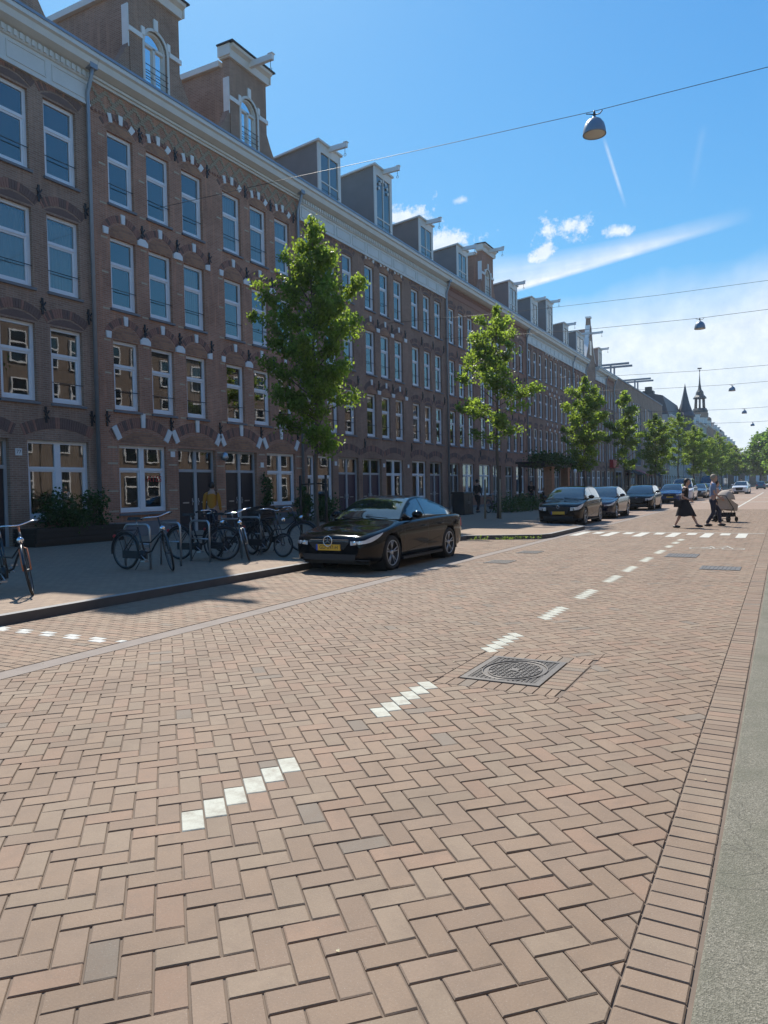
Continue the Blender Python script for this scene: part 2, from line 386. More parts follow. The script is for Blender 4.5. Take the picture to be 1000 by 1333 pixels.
def clip(poly, rects):
    for (ax, sg, val) in rects:
        out = []
        for i in range(len(poly)):
            a, b = poly[i], poly[(i+1) % len(poly)]
            da, db = sg*(a[ax]-val), sg*(b[ax]-val)
            if da <= 0: out.append(a)
            if da*db < 0:
                k = da/(da-db); out.append((a[0]+(b[0]-a[0])*k, a[1]+(b[1]-a[1])*k))
        poly = out
        if len(poly) < 3: return []
    return poly
class Pavers:
    def __init__(s): s.v = []; s.f = []; s.c = []; s.rng = random.Random(3)
    def put(s, poly, col, z=0., bev=.004, jit=.0012):
        r = s.rng; n = len(poly); cx = sum(p[0] for p in poly)/n; cy = sum(p[1] for p in poly)/n
        dz = r.uniform(-jit, jit); tx = r.uniform(-1, 1)*jit*9; ty = r.uniform(-1, 1)*jit*9; k = len(s.v)
        def ins(p, d):
            l = math.hypot(p[0]-cx, p[1]-cy) or 1; q = max(0, 1-d*1.35/l); return (cx+(p[0]-cx)*q, cy+(p[1]-cy)*q)
        for p in poly:
            x, y = ins(p, bev); s.v.append((x, y, z+dz+(x-cx)*tx+(y-cy)*ty))
        for p in poly: s.v.append((p[0], p[1], z-.004+dz))
        for p in poly: s.v.append((p[0], p[1], z-.014))
        s.f.append(tuple(range(k, k+n))); s.c.append(col)
        for a in (0, n):
            for i in range(n):
                j = (i+1) % n; s.f.append((k+a+n+i, k+a+n+j, k+a+j, k+a+i)); s.c.append(col)
    def build(s, name, mats):
        me = bpy.data.meshes.new(name); me.from_pydata(s.v, [], s.f)
        for x in mats: me.materials.append(MATS[x])
        at = me.attributes.new('tone', 'FLOAT_COLOR', 'FACE')
        at.data.foreach_set('color', [q for c in s.c for q in (*c, 1.)]); me.update()
        return link(name, me, kind='structure')
def brick_col(r, warm=0.):
    q = r.random(); k = r.uniform(.93, 1.07)*.96
    if q < .012: c = (.245,.195,.15)
    elif q < .36: c = (.305,.212,.146)
    elif q < .5: c = (.318,.208,.143)
    elif q < .62: c = (.278,.192,.134)
    elif q < .8: c = (.303,.222,.156)
    else: c = (.290,.204,.144)
    return (c[0]*k*(1+warm)*.98, c[1]*k*(1+warm*.6), c[2]*k*1.0)
XL, XR = -5.80, -.455
Bw = .109; gap = .0035; S2 = math.sqrt(2)
pv = Pavers(); rg = pv.rng
e1 = (1/S2, 1/S2); e2 = (-1/S2, 1/S2); X0 = -2.46 - 0.0
MH = (-2.45, -1.50, 5.33, 6.55)          # cut-out round the manhole
def lat(i, j, ox): return ((i*e1[0]+j*e2[0])*Bw+ox, (i*e1[1]+j*e2[1])*Bw)
white_polys = []
OX = X0 - (.5*e1[0]+1.*e2[0])*Bw
WHITE = set()
for ys_ in (.74, 2.62, 4.48, 6.68, 8.42, 10.2, 12.05, 13.6, 15.45, 17.2, 18.9, 20.2, 21.2):
    k0 = round(((ys_-.15)/Bw)/S2); cnt = 6 if ys_ < 18 else 4
    for k in range(k0, k0+cnt):
        WHITE |= {(k, k), (k, k+1)}; white_polys.append([lat(*q, OX) for q in ((k+.035, k+.035), (k+.965, k+.035), (k+.965, k+1.965), (k+.035, k+1.965))])
for n in range(-60, 170):
    for mm in range(-340, 60):
        for kind in (0, 1):
            if kind == 0: i0, j0, i1, j1 = mm+4*n-2, -mm, mm+4*n, -mm+1     # laid along i
            else: i0, j0, i1, j1 = mm+4*n, -mm, mm+4*n+1, -mm+2              # laid along j
            g_ = gap/Bw/1.0; cx = ((i0+i1)*e1[0]+(j0+j1)*e2[0])*Bw/2+OX; cy = ((i0+i1)*e1[1]+(j0+j1)*e2[1])*Bw/2
            if cx < XL-.16 or cx > XR+.16 or cy < -2 or cy > 46: continue
            cells = [(i, j) for i in range(i0, i1) for j in range(j0, j1)]; left = [c for c in cells if c not in WHITE]
            if not left: continue
            if len(left) == 1: i0, j0 = left[0]; i1, j1 = i0+1, j0+1
            P_ = [(i0+g_, j0+g_), (i1-g_, j0+g_), (i1-g_, j1-g_), (i0+g_, j1-g_)]
            ws = [lat(a, b, OX) for a, b in P_]
            cx = sum(p[0] for p in ws)/4; cy = sum(p[1] for p in ws)/4
            if cx < XL-.16 or cx > XR+.16 or cy < -2 or cy > 46: continue
            col = brick_col(rg)
            isw = False
            lims = [(0, -1, XL), (0, 1, XR)]
            if isw:
                a = [lat(*q, OX) for q in [(i0+g_, j0+g_), (i1-g_, j0+g_), (i1-g_, j0+.98), (i0+g_, j0+.98)]]
                b = [lat(*q, OX) for q in [(i0+g_, j0+1.02), (i1-g_, j0+1.02), (i1-g_, j1-g_), (i0+g_, j1-g_)]]
                pv.put(a, col, 0, .0015, .0003); white_polys.append(b); continue
            ra_ = rg.uniform(-.008, .008); ox_, oy_ = rg.uniform(-.0012, .0012), rg.uniform(-.0012, .0012); cx = sum(p[0] for p in ws)/4; cy = sum(p[1] for p in ws)/4
            ws = [(cx+(p[0]-cx)-(p[1]-cy)*ra_+ox_, cy+(p[1]-cy)+(p[0]-cx)*ra_+oy_) for p in ws]
            pl = clip(ws, lims)
            if len(pl) < 3: continue
            if abs(cx+1.96) > .7 or abs(cy-5.935) > .85: pv.put(pl, col); continue
            for cs_ in ([(0, 1, -2.472)], [(0, -1, -1.438)], [(0, -1, -2.468), (0, 1, -1.442), (1, 1, 5.298)], [(0, -1, -2.468), (0, 1, -1.442), (1, -1, 6.572)]):
                q_ = clip(pl, cs_)
                if len(q_) > 2 and (max(p[0] for p in q_)-min(p[0] for p in q_)) > .008 and (max(p[1] for p in q_)-min(p[1] for p in q_)) > .008: pv.put(q_, col)
# soldier course along the right kerb
y = -2.
while y < 46:
    for xa, xb in ((-.447, -.255),):
        pv.put([(xa, y+.0035), (xb, y+.0035), (xb, y+.0965), (xa, y+.0965)], brick_col(rg, -.03))
    y += .1
# bricks framing the manhole
for (xa, xb, ya, yb, hor) in ((MH[0], MH[1]+.02, 5.30, 5.50, 0), (MH[0], MH[1]+.02, 6.37, 6.57, 0), (-2.47, -2.335, 5.5, 6.37, 1), (-1.655, -1.455, 5.5, 6.37, 1)):
    if hor:
        yy_ = ya
        while yy_ < yb-.03: pv.put([(xa+.003, yy_+.003), (xb-.003, yy_+.003), (xb-.003, min(yb, yy_+.1)-.003), (xa+.003, min(yb, yy_+.1)-.003)], brick_col(rg), .0005, .004, .0008); yy_ += .1
    else:
        xx_ = xa
        while xx_ < xb-.03: pv.put([(xx_+.003, ya+.003), (min(xb, xx_+.1)-.003, ya+.003), (min(xb, xx_+.1)-.003, yb-.003), (xx_+.003, yb-.003)], brick_col(rg), .0005, .004, .0008); xx_ += .1
pv.build('road_brick_paving', ['road_paver'])
# half bricks painted white: the centre line
wm = Pavers()
for b in white_polys: wm.put(b, (.56,.56,.47), .0006, .004, .0006)
paver_mat('mark_paver'); 
wm.build('road_centre_line', ['mark_paver'])
# parking bay: running bond laid across the street
pb = Pavers(); rg = pb.rng
row = 0; y = -2.
while y < 30:
    x = -8.18 - (.1 if row % 2 else 0)
    while x < -6.08:
        xa, xb = max(x, -8.18), min(x+.2, -6.08)
        if xb-xa > .03 and not (y > 20.3):
            c = brick_col(rg, .04); c = tuple(q*1.06 for q in c)
            if abs(y-5.35) < .06 and (int(round((x+8.2)/.1)) % 4) < 2: c = (.66,.66,.60)
            pb.put([(xa+.003, y+.003), (xb-.003, y+.003), (xb-.003, y+.097), (xa+.003, y+.097)], c)
        x += .2
    y += .1; row += 1
pb.build('parking_bay_paving', ['road_paver'])
def sheet(name, mname, x0, x1, y0, y1, z, thick=None):
    b = MB()
    if thick: b.box(x0, x1, y0, y1, z-thick, z)
    else: b.add([(x0,y0,z),(x1,y0,z),(x1,y1,z),(x0,y1,z)], [(0,1,2,3)])
    return b.build(name, mname, kind='structure')
# plain-brick sheet for the far road, where single bricks are finer than a pixel
def tiled_mat(name, c1, c2, mort, bw, bh, rot=0., g=.30):
    m = bpy.data.materials.new(name); m.use_nodes = True; MATS[name] = m
    t = NT(m); b = t.n['Principled BSDF']; b.inputs['Roughness'].default_value = .85
    tc = t.new('ShaderNodeTexCoord').outputs['Object']
    mp = t.new('ShaderNodeMapping'); mp.inputs['Rotation'].default_value = (0, 0, rot); t.link(tc, mp.inputs[0])
    br = t.new('ShaderNodeTexBrick', offset=.5); t.link(mp.outputs[0], br.inputs['Vector']); br.inputs['Scale'].default_value = 1
    br.inputs['Brick Width'].default_value = bw; br.inputs['Row Height'].default_value = bh; br.inputs['Mortar Size'].default_value = bh*.045
    br.inputs['Color1'].default_value = (*c1, 1); br.inputs['Color2'].default_value = (*c2, 1); br.inputs['Mortar'].default_value = (*mort, 1)
    c = t.mix(t.math('MULTIPLY', t.noise(tc, .6, 5, .6), g), br.outputs['Color'], tuple(q*.6 for q in c1))
    t.link(c, b.inputs['Base Color'])
    bn = t.new('ShaderNodeBump', _Strength=.4, _Distance=.004); bn.invert = True; t.link(br.outputs['Fac'], bn.inputs['Height']); t.link(bn.outputs[0], b.inputs['Normal'])
tiled_mat('far_paver', (.30,.21,.155), (.28,.20,.15), (.19,.14,.105), .2, .1, R(45))
tiled_mat('walk_paver', (.34,.245,.165), (.28,.20,.14), (.11,.085,.065), .2, .1)
ground = sheet('ground', 'soil', -400, 400, -60, 900, -.06)
sheet('road_bed', 'joint_sand', -8.2, -.2, -2, 46, -.009)
sheet('road_far', 'far_paver', -6.08, -.2, 46, 520, 0)
sheet('parking_far', 'far_paver', -8.2, -6.08, 27, 520, -.001)
b = MB(); b.box(-6.05, -5.81, -2, 46, -.05, .001); gut = b.build('gutter_strip', 'gutter_stone', kind='structure')
def aggregate_mat():
    m = bpy.data.materials.new('aggregate'); m.use_nodes = True; MATS['aggregate'] = m
    t = NT(m); b = t.n['Principled BSDF']; b.inputs['Roughness'].default_value = .9
    tc = t.new('ShaderNodeTexCoord').outputs['Object']
    vo = t.new('ShaderNodeTexVoronoi', _Scale=190.); t.link(tc, vo.inputs[0])
    n1 = t.noise(tc, 2.2, 5, .65); n2 = t.noise(tc, 260, 2)
    c = t.ramp(vo.outputs['Color'], [(0, (.085,.08,.06)), (.45, (.155,.145,.11)), (.8, (.22,.205,.16)), (1, (.34,.31,.25))])
    c = t.mix(t.math('MULTIPLY', t.math('SUBTRACT', n1, .42, clamp=True), 2.4, clamp=True), c, (.115,.115,.08))
    wv = t.noise(tc, .38, 6, .58)
    cr = t.math('MULTIPLY', t.math('SUBTRACT', .0022, t.math('ABSOLUTE', t.math('SUBTRACT', wv, .5))), 700, clamp=True)
    c = t.mix(t.math('MULTIPLY', cr, .4), c, (.07,.065,.05)); t.link(c, b.inputs['Base Color'])
    bn = t.new('ShaderNodeBump', _Strength=.7, _Distance=.004); t.link(t.math('SUBTRACT', vo.outputs['Distance'], t.math('MULTIPLY', cr, .5)), bn.inputs['Height']); t.link(bn.outputs[0], b.inputs['Normal'])
aggregate_mat()
b = MB(); b.prism([(-.235,-.3),(-.235,.012),(-.225,.022),(6.5,.05),(6.5,-.3)], 'y', -3, 420); b.build('right_pavement', 'aggregate', kind='structure')
# left pavement with its kerb, pushed out towards the street at the crossing
wk = MB(); poly = [(-19.4,-6),(-8.33,-6),(-8.33,20.35),(-6.35,21.2),(-6.18,21.6),(-6.18,25.6),(-6.5,26.2),(-8.33,27.2),(-8.33,520),(-19.4,520)]
wk.prism(poly, 'z', -.05, .118); wk.build('left_pavement', 'walk_paver', kind='structure')
kp = [(-8.2,-6),(-8.2,20.2),(-6.25,21.08),(-6.05,21.5),(-6.05,25.7),(-6.4,26.35),(-8.2,27.35),(-8.2,520)]
ki = [(-8.33,-6),(-8.33,20.35),(-6.35,21.2),(-6.18,21.6),(-6.18,25.6),(-6.5,26.2),(-8.33,27.2),(-8.33,520)]
mat('kerb_stone', (.30,.29,.27), .8, var=.25, vs=4, bump=.3); mat('kerb_face_shade', (.10,.09,.085), .8, var=.3, vs=4)  # shade on the kerb's street side is put into this darker second colour
kb = MB()
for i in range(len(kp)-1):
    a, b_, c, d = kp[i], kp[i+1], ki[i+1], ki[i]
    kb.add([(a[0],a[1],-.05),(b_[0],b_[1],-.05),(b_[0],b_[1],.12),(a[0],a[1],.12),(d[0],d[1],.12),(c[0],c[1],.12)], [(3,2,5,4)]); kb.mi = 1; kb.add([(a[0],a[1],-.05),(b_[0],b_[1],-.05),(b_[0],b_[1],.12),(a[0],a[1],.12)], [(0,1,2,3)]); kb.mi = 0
kb.build('kerb', ['kerb_stone', 'kerb_face_shade'], kind='structure')
# crossing: row of white blocks and a thin line behind them
zb = MB(); x = -5.78; k = 0
while x < -.9:
    y1_ = 24.35
    zb.box(x, x+.26, (22.5 if k % 2 == 0 else 23.5), y1_, -.01, .0045); x += .26+.20; k += 1
zb.box(-5.8, -.5, 24.5, 24.6, -.01, .0042)
zb.build('crossing_blocks', 'mark_white', kind='structure')
fl = MB(); fl.box(-2.5, -2.38, 44, 115, -.01, .0052); fl.box(-5.6, -.6, 62, 62.5, -.01, .005); fl.box(-5.6, -.6, 78, 78.5, -.01, .005); fl.build('far_lane_marking', 'mark_white', kind='structure')
# bicycle symbol painted on the lane
bs_ = MB()
def flat_ring(b, cx, cy, r, wd, z, n=24):
    vs = []; 
    for i in range(n):
        a = 2*PI*i/n; vs += [(cx+math.cos(a)*r, cy+math.sin(a)*r, z), (cx+math.cos(a)*(r-wd), cy+math.sin(a)*(r-wd), z)]
    b.add(vs, [(2*i, 2*((i+1) % n), 2*((i+1) % n)+1, 2*i+1) for i in range(n)])
def flat_bar(b, p, q, wd, z):
    d = Vector((q[0]-p[0], q[1]-p[1], 0)).normalized(); n_ = Vector((-d.y, d.x, 0))*wd/2
    b.add([(p[0]+n_.x,p[1]+n_.y,z),(p[0]-n_.x,p[1]-n_.y,z),(q[0]-n_.x,q[1]-n_.y,z),(q[0]+n_.x,q[1]+n_.y,z)], [(0,1,2,3)])
yb = 18.75
flat_ring(bs_, -1.72, yb, .25, .035, .0052); flat_ring(bs_, -1.02, yb, .25, .035, .0052)
for p, q in (((-1.72,yb),(-1.5,yb+.55)),((-1.5,yb+.55),(-1.15,yb+.55)),((-1.02,yb),(-1.2,yb+.75)),((-1.72,yb),(-1.4,yb)),((-1.4,yb),(-1.15,yb+.55)),((-1.4,yb),(-1.55,yb+.65)),((-1.3,yb+.8),(-1.1,yb+.75))): flat_bar(bs_, p, q, .032, .0060)
bs_.build('bicycle_lane_symbol', 'mark_white', kind='structure')

# manhole cover with round lid in a square frame
mh = thing('manhole_cover', 'square cast iron manhole cover with round studded lid set in the near brick road', 'manhole cover', (-1.99, 5.935, 0))
b = MB()
for q in ((-.33,.33,-.42,-.37),(-.33,.33,.37,.42),(-.33,-.28,-.37,.37),(.28,.33,-.37,.37)): b.box(*q, -.02, .006)
b.build('frame', 'cast_iron', mh)
b = MB(); b.box(-.28, .28, -.37, .37, -.02, -.003)
for ix in range(-7, 8):
    for iy in range(-9, 10):
        x, y = ix*.038, iy*.038
        if (x/.27)**2+(y/.345)**2 > 1.0: b.box(x-.012, x+.012, y-.012, y+.012, -.004, .003)
b.build('corner_studs', 'cast_iron', mh)
b = MB(); b.T = Matrix.Diagonal((1, 1.3, 1, 1)); b.torus((0,0,.0), .262, .008, 'z', 40, 6); b.torus((0,0,.0), .215, .006, 'z', 40, 6)
for i in range(-5, 6):
    for j in range(-5, 6):
        if math.hypot(i, j)*.038 < .2 and math.hypot(i, j) > 1.3: b.box(i*.038-.012, i*.038+.012, j*.038-.010, j*.038+.010, -.004, .004)
b.box(-.035,.035,-.03,.03,-.004,.006); b.build('lid', 'cast_iron', mh)
def drain(x, y, w_, l_, label):
    o = thing('drain_cover', label, 'drain cover', (x, y, .0), 0, 'iron drain covers in the road')
    b = MB()
    for q in ((-w_/2,w_/2,-l_/2,-l_/2+.04),(-w_/2,w_/2,l_/2-.04,l_/2),(-w_/2,-w_/2+.04,-l_/2+.04,l_/2-.04),(w_/2-.04,w_/2,-l_/2+.04,l_/2-.04)): b.box(*q, -.01, .008)
    b.build('frame', 'cast_iron', o)
    b = MB(); b.box(-w_/2+.04, w_/2-.04, -l_/2+.04, l_/2-.04, -.01, .004)
    n = int(w_/.07)
    for i in range(n): b.box(-w_/2+.05+i*.07, -w_/2+.085+i*.07, -l_/2+.06, l_/2-.06, .003, .009)
    b.build('grate', 'cast_iron', o)
drain(-5.12, 14.4, .5, .62, 'nearer iron drain cover in the left lane level with the rear of the black coupe')
drain(-5.2, 16.7, .5, .62, 'farther iron drain cover in the left lane just before the pushed-out kerb')
drain(-1.9, 16.8, .62, .8, 'iron drain cover in the right lane between the centre line and the bicycle symbol')
drain(-1.0, 14.5, .66, .62, 'iron drain cover in the right lane closest to the brick edge strip')
# ------------------------------------------------------------------ buildings along the left side
XF = -19.0
WM = {}
def window_meshes(wd, ht, style):
    """frame, panes, sill, rail and curtain meshes; local origin bottom centre of the opening, x = outwards, y = along"""
    key = (round(wd, 2), round(ht, 2), style)
    if key in WM: return WM[key]
    f = MB(); h2 = wd/2; fw = .10; xr = -.11; tz = ht*(.64 if style != 'low' else .66)
    def fr(y0, y1, z0, z1, wdt, xa, xb):
        f.box(xa, xb, y0, y1, z0, z0+wdt); f.box(xa, xb, y0, y1, z1-wdt, z1); f.box(xa, xb, y0, y0+wdt, z0+wdt, z1-wdt); f.box(xa, xb, y1-wdt, y1, z0+wdt, z1-wdt)
    p = MB()
    if style in ('sash', 'low'):
        fr(-h2, h2, 0, ht, fw, xr-.08, xr); f.box(xr-.08, xr, -h2+fw, h2-fw, tz-.04, tz+.05)
        fr(-h2+fw, h2-fw, fw, tz-.04, .06, xr-.075, xr-.025)
        p.add([(xr-.05,-h2+fw+.05,fw+.05),(xr-.05,h2-fw-.05,fw+.05),(xr-.05,h2-fw-.05,tz-.09),(xr-.05,-h2+fw+.05,tz-.09)], [(0,1,2,3)])
        p.add([(xr-.04,-h2+fw-.01,tz+.04),(xr-.04,h2-fw+.01,tz+.04),(xr-.04,h2-fw+.01,ht-fw+.01),(xr-.04,-h2+fw-.01,ht-fw+.01)], [(0,1,2,3)])
    else:                                        # wide ground-floor window: two lights with transom
        fr(-h2, h2, 0, ht, fw, xr-.08, xr); f.box(xr-.08, xr+.01, -.10, .10, fw, ht-fw)
        for a, b_ in ((-h2+fw, -.10), (.10, h2-fw)):
            f.box(xr-.08, xr, a, b_, tz-.04, tz+.05); fr(a, b_, fw, tz-.04, .055, xr-.075, xr-.025)
            p.add([(xr-.05,a+.04,fw+.04),(xr-.05,b_-.04,fw+.04),(xr-.05,b_-.04,tz-.08),(xr-.05,a+.04,tz-.08)], [(0,1,2,3)])
            p.add([(xr-.04,a-.01,tz+.04),(xr-.04,b_+.01,tz+.04),(xr-.04,b_+.01,ht-fw+.01),(xr-.04,a-.01,ht-fw+.01)], [(0,1,2,3)])
    s_ = MB(); s_.prism([(-.2,-.10),(.07,-.10),(.07,-.03),(-.2,.0)], 'y', -h2-.06, h2+.06)
    r_ = MB(); r_.tube([(-.04,-h2,ht*.27),(-.04,h2,ht*.27)], .013, 6)
    c_ = MB(); n = int(wd/.04); vs = []
    for i in range(n+1):
        y = -h2+.1+(wd-.2)*i/n; x = -.26+.02*math.sin(i*1.9)
        vs += [(x, y, .1), (x, y, ht-.12)]
    c_.add(vs, [(2*i, 2*i+2, 2*i+3, 2*i+1) for i in range(n)])
    bl = MB(); bl.add([(-.22,-h2+.09,ht*.62),(-.22,h2-.09,ht*.62),(-.22,h2-.09,ht-.05),(-.22,-h2+.09,ht-.05)], [(0,1,2,3)])
    WM[key] = (f.mesh('frame', 'white_paint'), p.mesh('pane', 'window_glass'), s_.mesh('sill', 'stone_grey'), r_.mesh('rail', 'iron'),
               c_.mesh('curtain', 'curtain_white'), bl.mesh('blind', 'curtain_grey'))
    return WM[key]
wr = random.Random(11)
def put_window(root, yc, z0, wd, ht, style='sash', rail=True, x=XF, detail=2, inside=None):
    ms = window_meshes(wd, ht, style); ox, oy, oz = OFF[root.name]
    o = link('window', ms[0], root, (0,0,0), loc=(x-ox, yc-oy, z0-oz))
    pn = link('pane', ms[1], o); pn.rotation_euler = (0, R(wr.uniform(-.35, .35)), R(wr.uniform(-.5, .5)))
    if detail > 0: link('sill', ms[2], o)
    if detail > 1 and rail: link('rail', ms[3], o)
    q = wr.random() if inside is None else inside
    if q < .30: link('curtain', ms[4], o)
    elif q < .45: link('blind', ms[5], o)
    return o
def put_doors(root, yc, z0, wd, ht, door='door_dark', n=2, x=XF):
    """a pair of front doors under glazed fanlights in one painted frame"""
    oy = OFF[root.name]; h2 = wd/2; f = MB(); f.mi = 0; xr = x-.14; tz = z0+ht*.735
    f.box(xr-.1, xr, yc-h2, yc-h2+.08, z0, z0+ht); f.box(xr-.1, xr, yc+h2-.08, yc+h2, z0, z0+ht); f.box(xr-.1, xr, yc-h2+.08, yc+h2-.08, z0+ht-.08, z0+ht)
    f.box(xr-.1, xr-.002, yc-h2+.08, yc+h2-.08, tz-.04, tz+.06)
    if n == 2: f.box(xr-.1, xr+.003, yc-.07, yc+.07, z0, z0+ht-.08)
    fr = f.build('door_frame', 'frame_grey', root, True)
    sides = ((yc-h2+.08, yc-.07), (yc+.07, yc+h2-.08)) if n == 2 else ((yc-h2+.08, yc+h2-.08),)
    p = MB()
    for a, b_ in sides: p.add([(xr-.05,a,tz+.05),(xr-.05,b_,tz+.05),(xr-.05,b_,z0+ht-.07),(xr-.05,a,z0+ht-.07)], [(0,1,2,3)])
    p.build('fanlight', 'window_glass', fr, True); OFF[fr.name] = oy
    for k, (a, b_) in enumerate(sides):
        d = MB(); d.box(xr-.09, xr-.045, a, b_, z0, tz-.04)
        w_ = b_-a
        for (pa, pb_, pz, pt) in ((.12, .88, .12, .42), (.12, .88, .5, .95)):
            H_ = tz-.04-z0; d.box(xr-.05, xr-.036, a+w_*pa, a+w_*pa+.03, z0+H_*pz, z0+H_*pt); d.box(xr-.05, xr-.036, a+w_*pb_-.03, a+w_*pb_, z0+H_*pz, z0+H_*pt)
            d.box(xr-.05, xr-.036, a+w_*pa+.03, a+w_*pb_-.03, z0+H_*pz, z0+H_*pz+.03); d.box(xr-.05, xr-.036, a+w_*pa+.03, a+w_*pb_-.03, z0+H_*pt-.03, z0+H_*pt)
        dd = d.build('door', door, root, True); OFF[dd.name] = oy
        hb = MB(); sgn = b_-.09 if k == 0 else a+.09
        hb.box(xr-.04, xr-.015, (a+b_)/2-.15, (a+b_)/2+.15, z0+1.02, z0+1.07); hb.build('letterbox', 'steel', dd, True)
        hb = MB(); hb.ball((xr-.01, sgn, z0+1.08), .035, 8, 6); hb.box(xr-.03, xr-.02, sgn-.02, sgn+.02, z0+.95, z0+1.2); hb.build('handle', 'steel', dd, True)
def wall(root, y0, y1, z0, z1, ops, mname, depth=9., reveal=.26, x=XF, name='wall'):
    ys = sorted({y0, y1, *[o[0] for o in ops], *[o[1] for o in ops]}); zs = sorted({z0, z1, *[o[2] for o in ops], *[o[3] for o in ops]})
    ys = [v for v in ys if y0 <= v <= y1]; zs = [v for v in zs if z0 <= v <= z1]; b = MB()
    for i in range(len(ys)-1):
        for j in range(len(zs)-1):
            cy, cz = (ys[i]+ys[i+1])/2, (zs[j]+zs[j+1])/2
            if any(o[0] < cy < o[1] and o[2] < cz < o[3] for o in ops): continue
            b.add([(x,ys[i],zs[j]),(x,ys[i+1],zs[j]),(x,ys[i+1],zs[j+1]),(x,ys[i],zs[j+1])], [(0,1,2,3)])
    r = reveal
    for (a, c, d, e) in ops:
        b.add([(x,a,d),(x-r,a,d),(x-r,a,e),(x,a,e)], [(0,1,2,3)]); b.add([(x,c,d),(x,c,e),(x-r,c,e),(x-r,c,d)], [(0,1,2,3)])
        b.add([(x,a,e),(x-r,a,e),(x-r,c,e),(x,c,e)], [(0,1,2,3)]); b.add([(x,a,d),(x,c,d),(x-r,c,d),(x-r,a,d)], [(0,1,2,3)])
    X2 = x-depth
    b.add([(x,y0,z0),(x,y0,z1),(X2,y0,z1),(X2,y0,z0)], [(0,1,2,3)]); b.add([(x,y1,z0),(X2,y1,z0),(X2,y1,z1),(x,y1,z1)], [(0,1,2,3)])
    b.add([(X2,y0,z0),(X2,y0,z1),(X2,y1,z1),(X2,y1,z0)], [(0,1,2,3)]); b.add([(x,y0,z1),(x,y1,z1),(X2,y1,z1),(X2,y0,z1)], [(0,1,2,3)])
    w_ = b.build(name, mname, root, True)
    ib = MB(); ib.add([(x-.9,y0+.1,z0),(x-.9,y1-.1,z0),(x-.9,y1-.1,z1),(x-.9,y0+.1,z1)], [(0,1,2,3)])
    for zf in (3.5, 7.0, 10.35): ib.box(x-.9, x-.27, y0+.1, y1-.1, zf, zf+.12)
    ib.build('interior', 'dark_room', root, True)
    return w_
ar = random.Random(5)
def arch(b, yc, zs, wd, rise, hgt, x=XF, proud=.012, alt=True, n=None):
    """ring of radially set bricks over an opening"""
    R_ = ((wd/2)**2+rise**2)/(2*rise); zc = zs+rise-R_; a = math.asin(min(1, (wd/2)/R_))
    n = n or max(6, int(2*a*R_/.075))
    for i in range(n):
        t0 = -a+2*a*(i+.06)/n; t1 = -a+2*a*(i+.94)/n
        pts = [(yc+R_*math.sin(t0), zc+R_*math.cos(t0)), (yc+R_*math.sin(t1), zc+R_*math.cos(t1)), (yc+(R_+hgt)*math.sin(t1), zc+(R_+hgt)*math.cos(t1)), (yc+(R_+hgt)*math.sin(t0), zc+(R_+hgt)*math.cos(t0))]
        b.mi = ar.choice((0, 0, 1)) if alt else 0
        b.prism(pts, 'x', x-.01, x+proud)
    return R_, zc
def seg_fill(b, yc, zs, wd, rise, x=XF, proud=.006, n=12):
    R_ = ((wd/2)**2+rise**2)/(2*rise); zc = zs+rise-R_; a = math.asin(min(1, (wd/2)/R_))
    pts = [(yc+R_*math.sin(-a+2*a*i/n), zc+R_*math.cos(-a+2*a*i/n)) for i in range(n+1)]
    b.prism(pts, 'x', x-.01, x+proud)
AM = {}
def arch_part(root, yc, zs, wd, rise, hgt, fw=None, frise=None, fz=0., dark=False, fmat='arch_orange', n=None, x=XF):
    """one window arch: a ring of bricks with its infill as a sub-part, meshes shared between equal arches"""
    key = (round(wd, 2), rise, hgt, fw and round(fw, 2), frise, fz, dark, fmat, n)
    if key not in AM:
        b = MB(); arch(b, 0, 0, wd, rise, hgt, x=0, n=n); b.box(-.03, .002, -wd/2-.02, -wd/2+.03, .0, .02)
        m1 = b.mesh('brick_arch', ['arch_brick_dark', 'arch_brick'] if dark else ['arch_brick', 'arch_brick_dark']); m2 = None
        if fw: b = MB(); seg_fill(b, 0, fz, fw, frise, x=0); m2 = b.mesh('infill', fmat)
        AM[key] = (m1, m2)
    m1, m2 = AM[key]; ox, oy, oz = OFF[root.name]; o = link('brick_arch', m1, root, loc=(x-ox, yc-oy, zs-oz))
    if m2: link('infill', m2, o)
    return o
def stone(root, name, fn, x=XF):
    b = MB(); fn(b); return b.build(name, 'stone_white', root, True)
def block(b, yc, zc, w_, h_, rot=0, x=XF, proud=.05, taper=.8):
    c, s_ = math.cos(rot), math.sin(rot)
    pts = [(yc+c*p-s_*q, zc+s_*p+c*q) for p, q in ((-w_/2*taper, -h_/2), (w_/2*taper, -h_/2), (w_/2, h_/2), (-w_/2, h_/2))]
    b.prism(pts, 'x', x-.01, x+proud)
